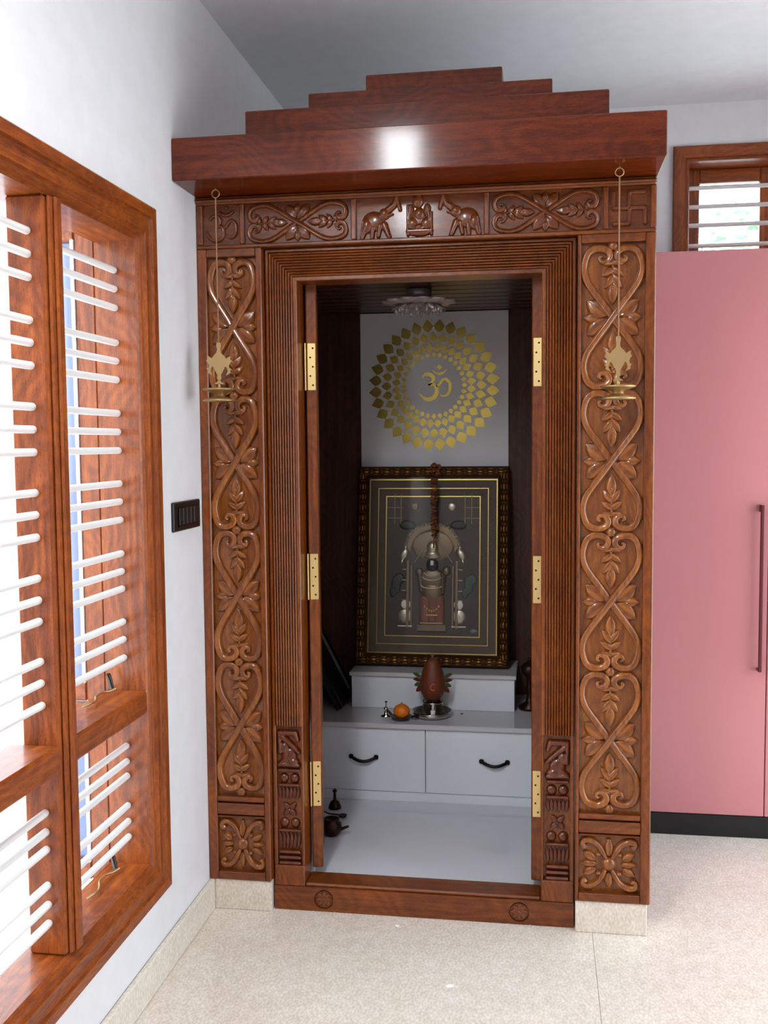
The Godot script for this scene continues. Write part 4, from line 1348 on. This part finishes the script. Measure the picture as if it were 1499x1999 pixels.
	lathe(st, [Vector2(0, -0.052), Vector2(0.060, -0.060), Vector2(0.118, -0.050), Vector2(0.122, -0.044), Vector2(0.060, -0.034), Vector2(0, -0.030)], 72, Vector3.ZERO, 12, 0.16)
	put(done(st), "scalloped_plate", M.chandelier, ch)
	for i in 14:
		var a := TAU * i / 14.0
		put(leaf_mesh(0.05, 0.034, 0.012), "crystal_petal", M.crystal, ch, Vector3(cos(a) * 0.055, -0.058, sin(a) * 0.055), Vector3(-PI / 2 - 0.45, 0, 0) + Vector3(0, -a - PI / 2, 0))
		put(lathe_mesh([Vector2(0, -0.028), Vector2(0.008, -0.014), Vector2(0.004, 0.0), Vector2(0, 0.002)], 8), "crystal_drop", M.crystal, ch, Vector3(cos(a + 0.2) * 0.085, -0.066, sin(a + 0.2) * 0.085))

func hanging_lamps() -> void:
	var info := [[Vector3(0.098, 2.2485, 0.10), 0.62, 0.622, "hanging brass oil lamp on a thin rod before the left pillar", 0.55], [Vector3(1.262, 2.2485, 0.12), 0.632, 0.632, "hanging brass oil lamp on a thin rod before the right pillar", 0.0]]
	for d in info:
		var o := thing("hanging_lamp", d[3], "oil lamp", d[0], "pair of hanging brass lamps")
		var L: float = d[1]
		# hook ring and rod
		var pts := PackedVector3Array()
		for i in 19: pts.append(Vector3(sin(TAU * i / 18.0) * 0.0115, -0.0165 - cos(TAU * i / 18.0) * 0.0115 + 0.0, 0))
		put(tube_mesh(pts, 0.0018, 6), "hook_ring", M.lamp_brass, o)
		put(tube_mesh(PackedVector3Array([Vector3(0, -0.001, 0), Vector3(0, -0.008, 0)]), 0.002, 6), "hook_stem", M.lamp_brass, o)
		put(tube_mesh(PackedVector3Array([Vector3(0, -0.028, 0), Vector3(0, -L + 0.165, 0)]), 0.0024, 6), "rod", M.rod, o)
		# cut-out back plate
		var half := [[0.0, 0.168], [0.006, 0.167], [0.007, 0.158], [0.005, 0.148], [0.006, 0.138], [0.016, 0.128], [0.022, 0.120], [0.030, 0.126], [0.035, 0.128], [0.034, 0.118], [0.038, 0.112], [0.033, 0.107], [0.030, 0.100], [0.031, 0.093], [0.037, 0.090], [0.033, 0.083], [0.035, 0.078], [0.026, 0.073], [0.020, 0.070], [0.026, 0.082], [0.024, 0.092], [0.019, 0.098], [0.014, 0.088], [0.009, 0.078], [0.005, 0.072], [0.0065, 0.062], [0.003, 0.055], [0.0065, 0.050], [0.013, 0.047], [0.013, 0.044], [0.0, 0.044]]
		var poly := PackedVector2Array()
		for p in half: poly.append(Vector2(p[0], p[1] - L))
		for i in range(half.size() - 2, 0, -1): poly.append(Vector2(-half[i][0], half[i][1] - L))
		put(plate(poly, -0.0015, 0.0015), "back_plate", M.lamp_brass, o, Vector3.ZERO, Vector3(0, d[4], 0))
		# two dishes joined by a waist
		put(lathe_mesh([Vector2(0.003, 0.030), Vector2(0.005, 0.034), Vector2(0.004, 0.046), Vector2(0, 0.047)], 14), "stem", M.lamp_brass, o, Vector3(0, -L, 0))
		put(lathe_mesh([Vector2(0.016, 0.014), Vector2(0.026, 0.018), Vector2(0.040, 0.024), Vector2(0.049, 0.027), Vector2(0.049, 0.031), Vector2(0.040, 0.030), Vector2(0.0, 0.026)], 40), "upper_dish", M.lamp_brass, o, Vector3(0, -L, 0))
		put(lathe_mesh([Vector2(0.0, -0.008), Vector2(0.049, -0.007), Vector2(0.050, -0.003), Vector2(0.034, 0.002), Vector2(0.020, 0.006), Vector2(0.015, 0.010), Vector2(0.016, 0.0145), Vector2(0, 0.0145)], 40), "lower_dish", M.lamp_brass, o, Vector3(0, -L, 0))

func wardrobe() -> void:
	var o := thing("wardrobe", "glossy pink wardrobe with black plinth beside the carved doorway", "wardrobe", Vector3(1.379, 0, -0.826))
	var Wd := 1.28
	put(box2(Vector3(0.002, 0.0, -0.51), Vector3(Wd, 0.083, -0.004), 0.001), "plinth", M.black, o)
	put(box2(Vector3(0.001, 0.083, -0.515), Vector3(Wd, 2.1815, -0.02), 0.001), "carcass", M.pink, o)
	for i in 3:
		var x0 := 0.001 + i * 0.497 - (0.0 if i == 0 else 0.0)
		var x1 := minf(x0 + 0.494, Wd)
		var d := part("door", o)
		put(box2(Vector3(x0, 0.086, -0.0195), Vector3(x1, 2.181, 0.0), 0.002), "panel", M.pink, d)
		if i < 2:
			var hx := x1 - 0.030 if i == 0 else x0 + 0.030
			var st := mb()
			bx2(st, Vector3(hx - 0.004, 0.64, 0.024), Vector3(hx + 0.008, 1.256, 0.034), 0.002)
			bx2(st, Vector3(hx - 0.004, 0.64, 0.0), Vector3(hx + 0.004, 0.652, 0.026), 0.001)
			bx2(st, Vector3(hx - 0.004, 1.230, 0.0), Vector3(hx + 0.004, 1.256, 0.026), 0.001)
			put(done(st), "handle", M.maroon, d)

func wall_switch() -> void:
	var o := thing("switchboard", "black switchboard on the white wall between window and pillar", "switch", Vector3(0.0, 1.283, 0.152))
	o.rotation.y = PI / 2
	put(box2(Vector3(-0.112, -0.043, 0.0), Vector3(0.112, 0.043, 0.009), 0.003), "plate", M.black, o)
	var st := mb()
	frame_sweep(st, -0.078, -0.030, 0.085, 0.030, [Vector2(0, 0.008), Vector2(0, 0.0115), Vector2(0.003, 0.0115), Vector2(0.003, 0.008)])
	put(done(st), "bezel", M.handle, o)
	for i in 5:
		put(box_mesh(Vector3(0.029, 0.050, 0.004), 0.0015), "rocker", M.switch_key, o, Vector3(-0.0597 + i * 0.0316, 0, 0.0108))

func small_things() -> void:
	tag(put(boss_mesh(0.012, 0.007, 0.003), "petal", M.petal, self, Vector3(0.805, 0.0, 0.35), Vector3(-PI / 2, 0.2, 0)), "bright white petal lying alone in the middle of the floor", "petal")
	tag(put(boss_mesh(0.007, 0.004, 0.003), "petal", M.petal, self, Vector3(0.613, 0.0, 0.031), Vector3(-PI / 2, -0.3, 0)), "tiny white petal on the floor close to the threshold", "petal")
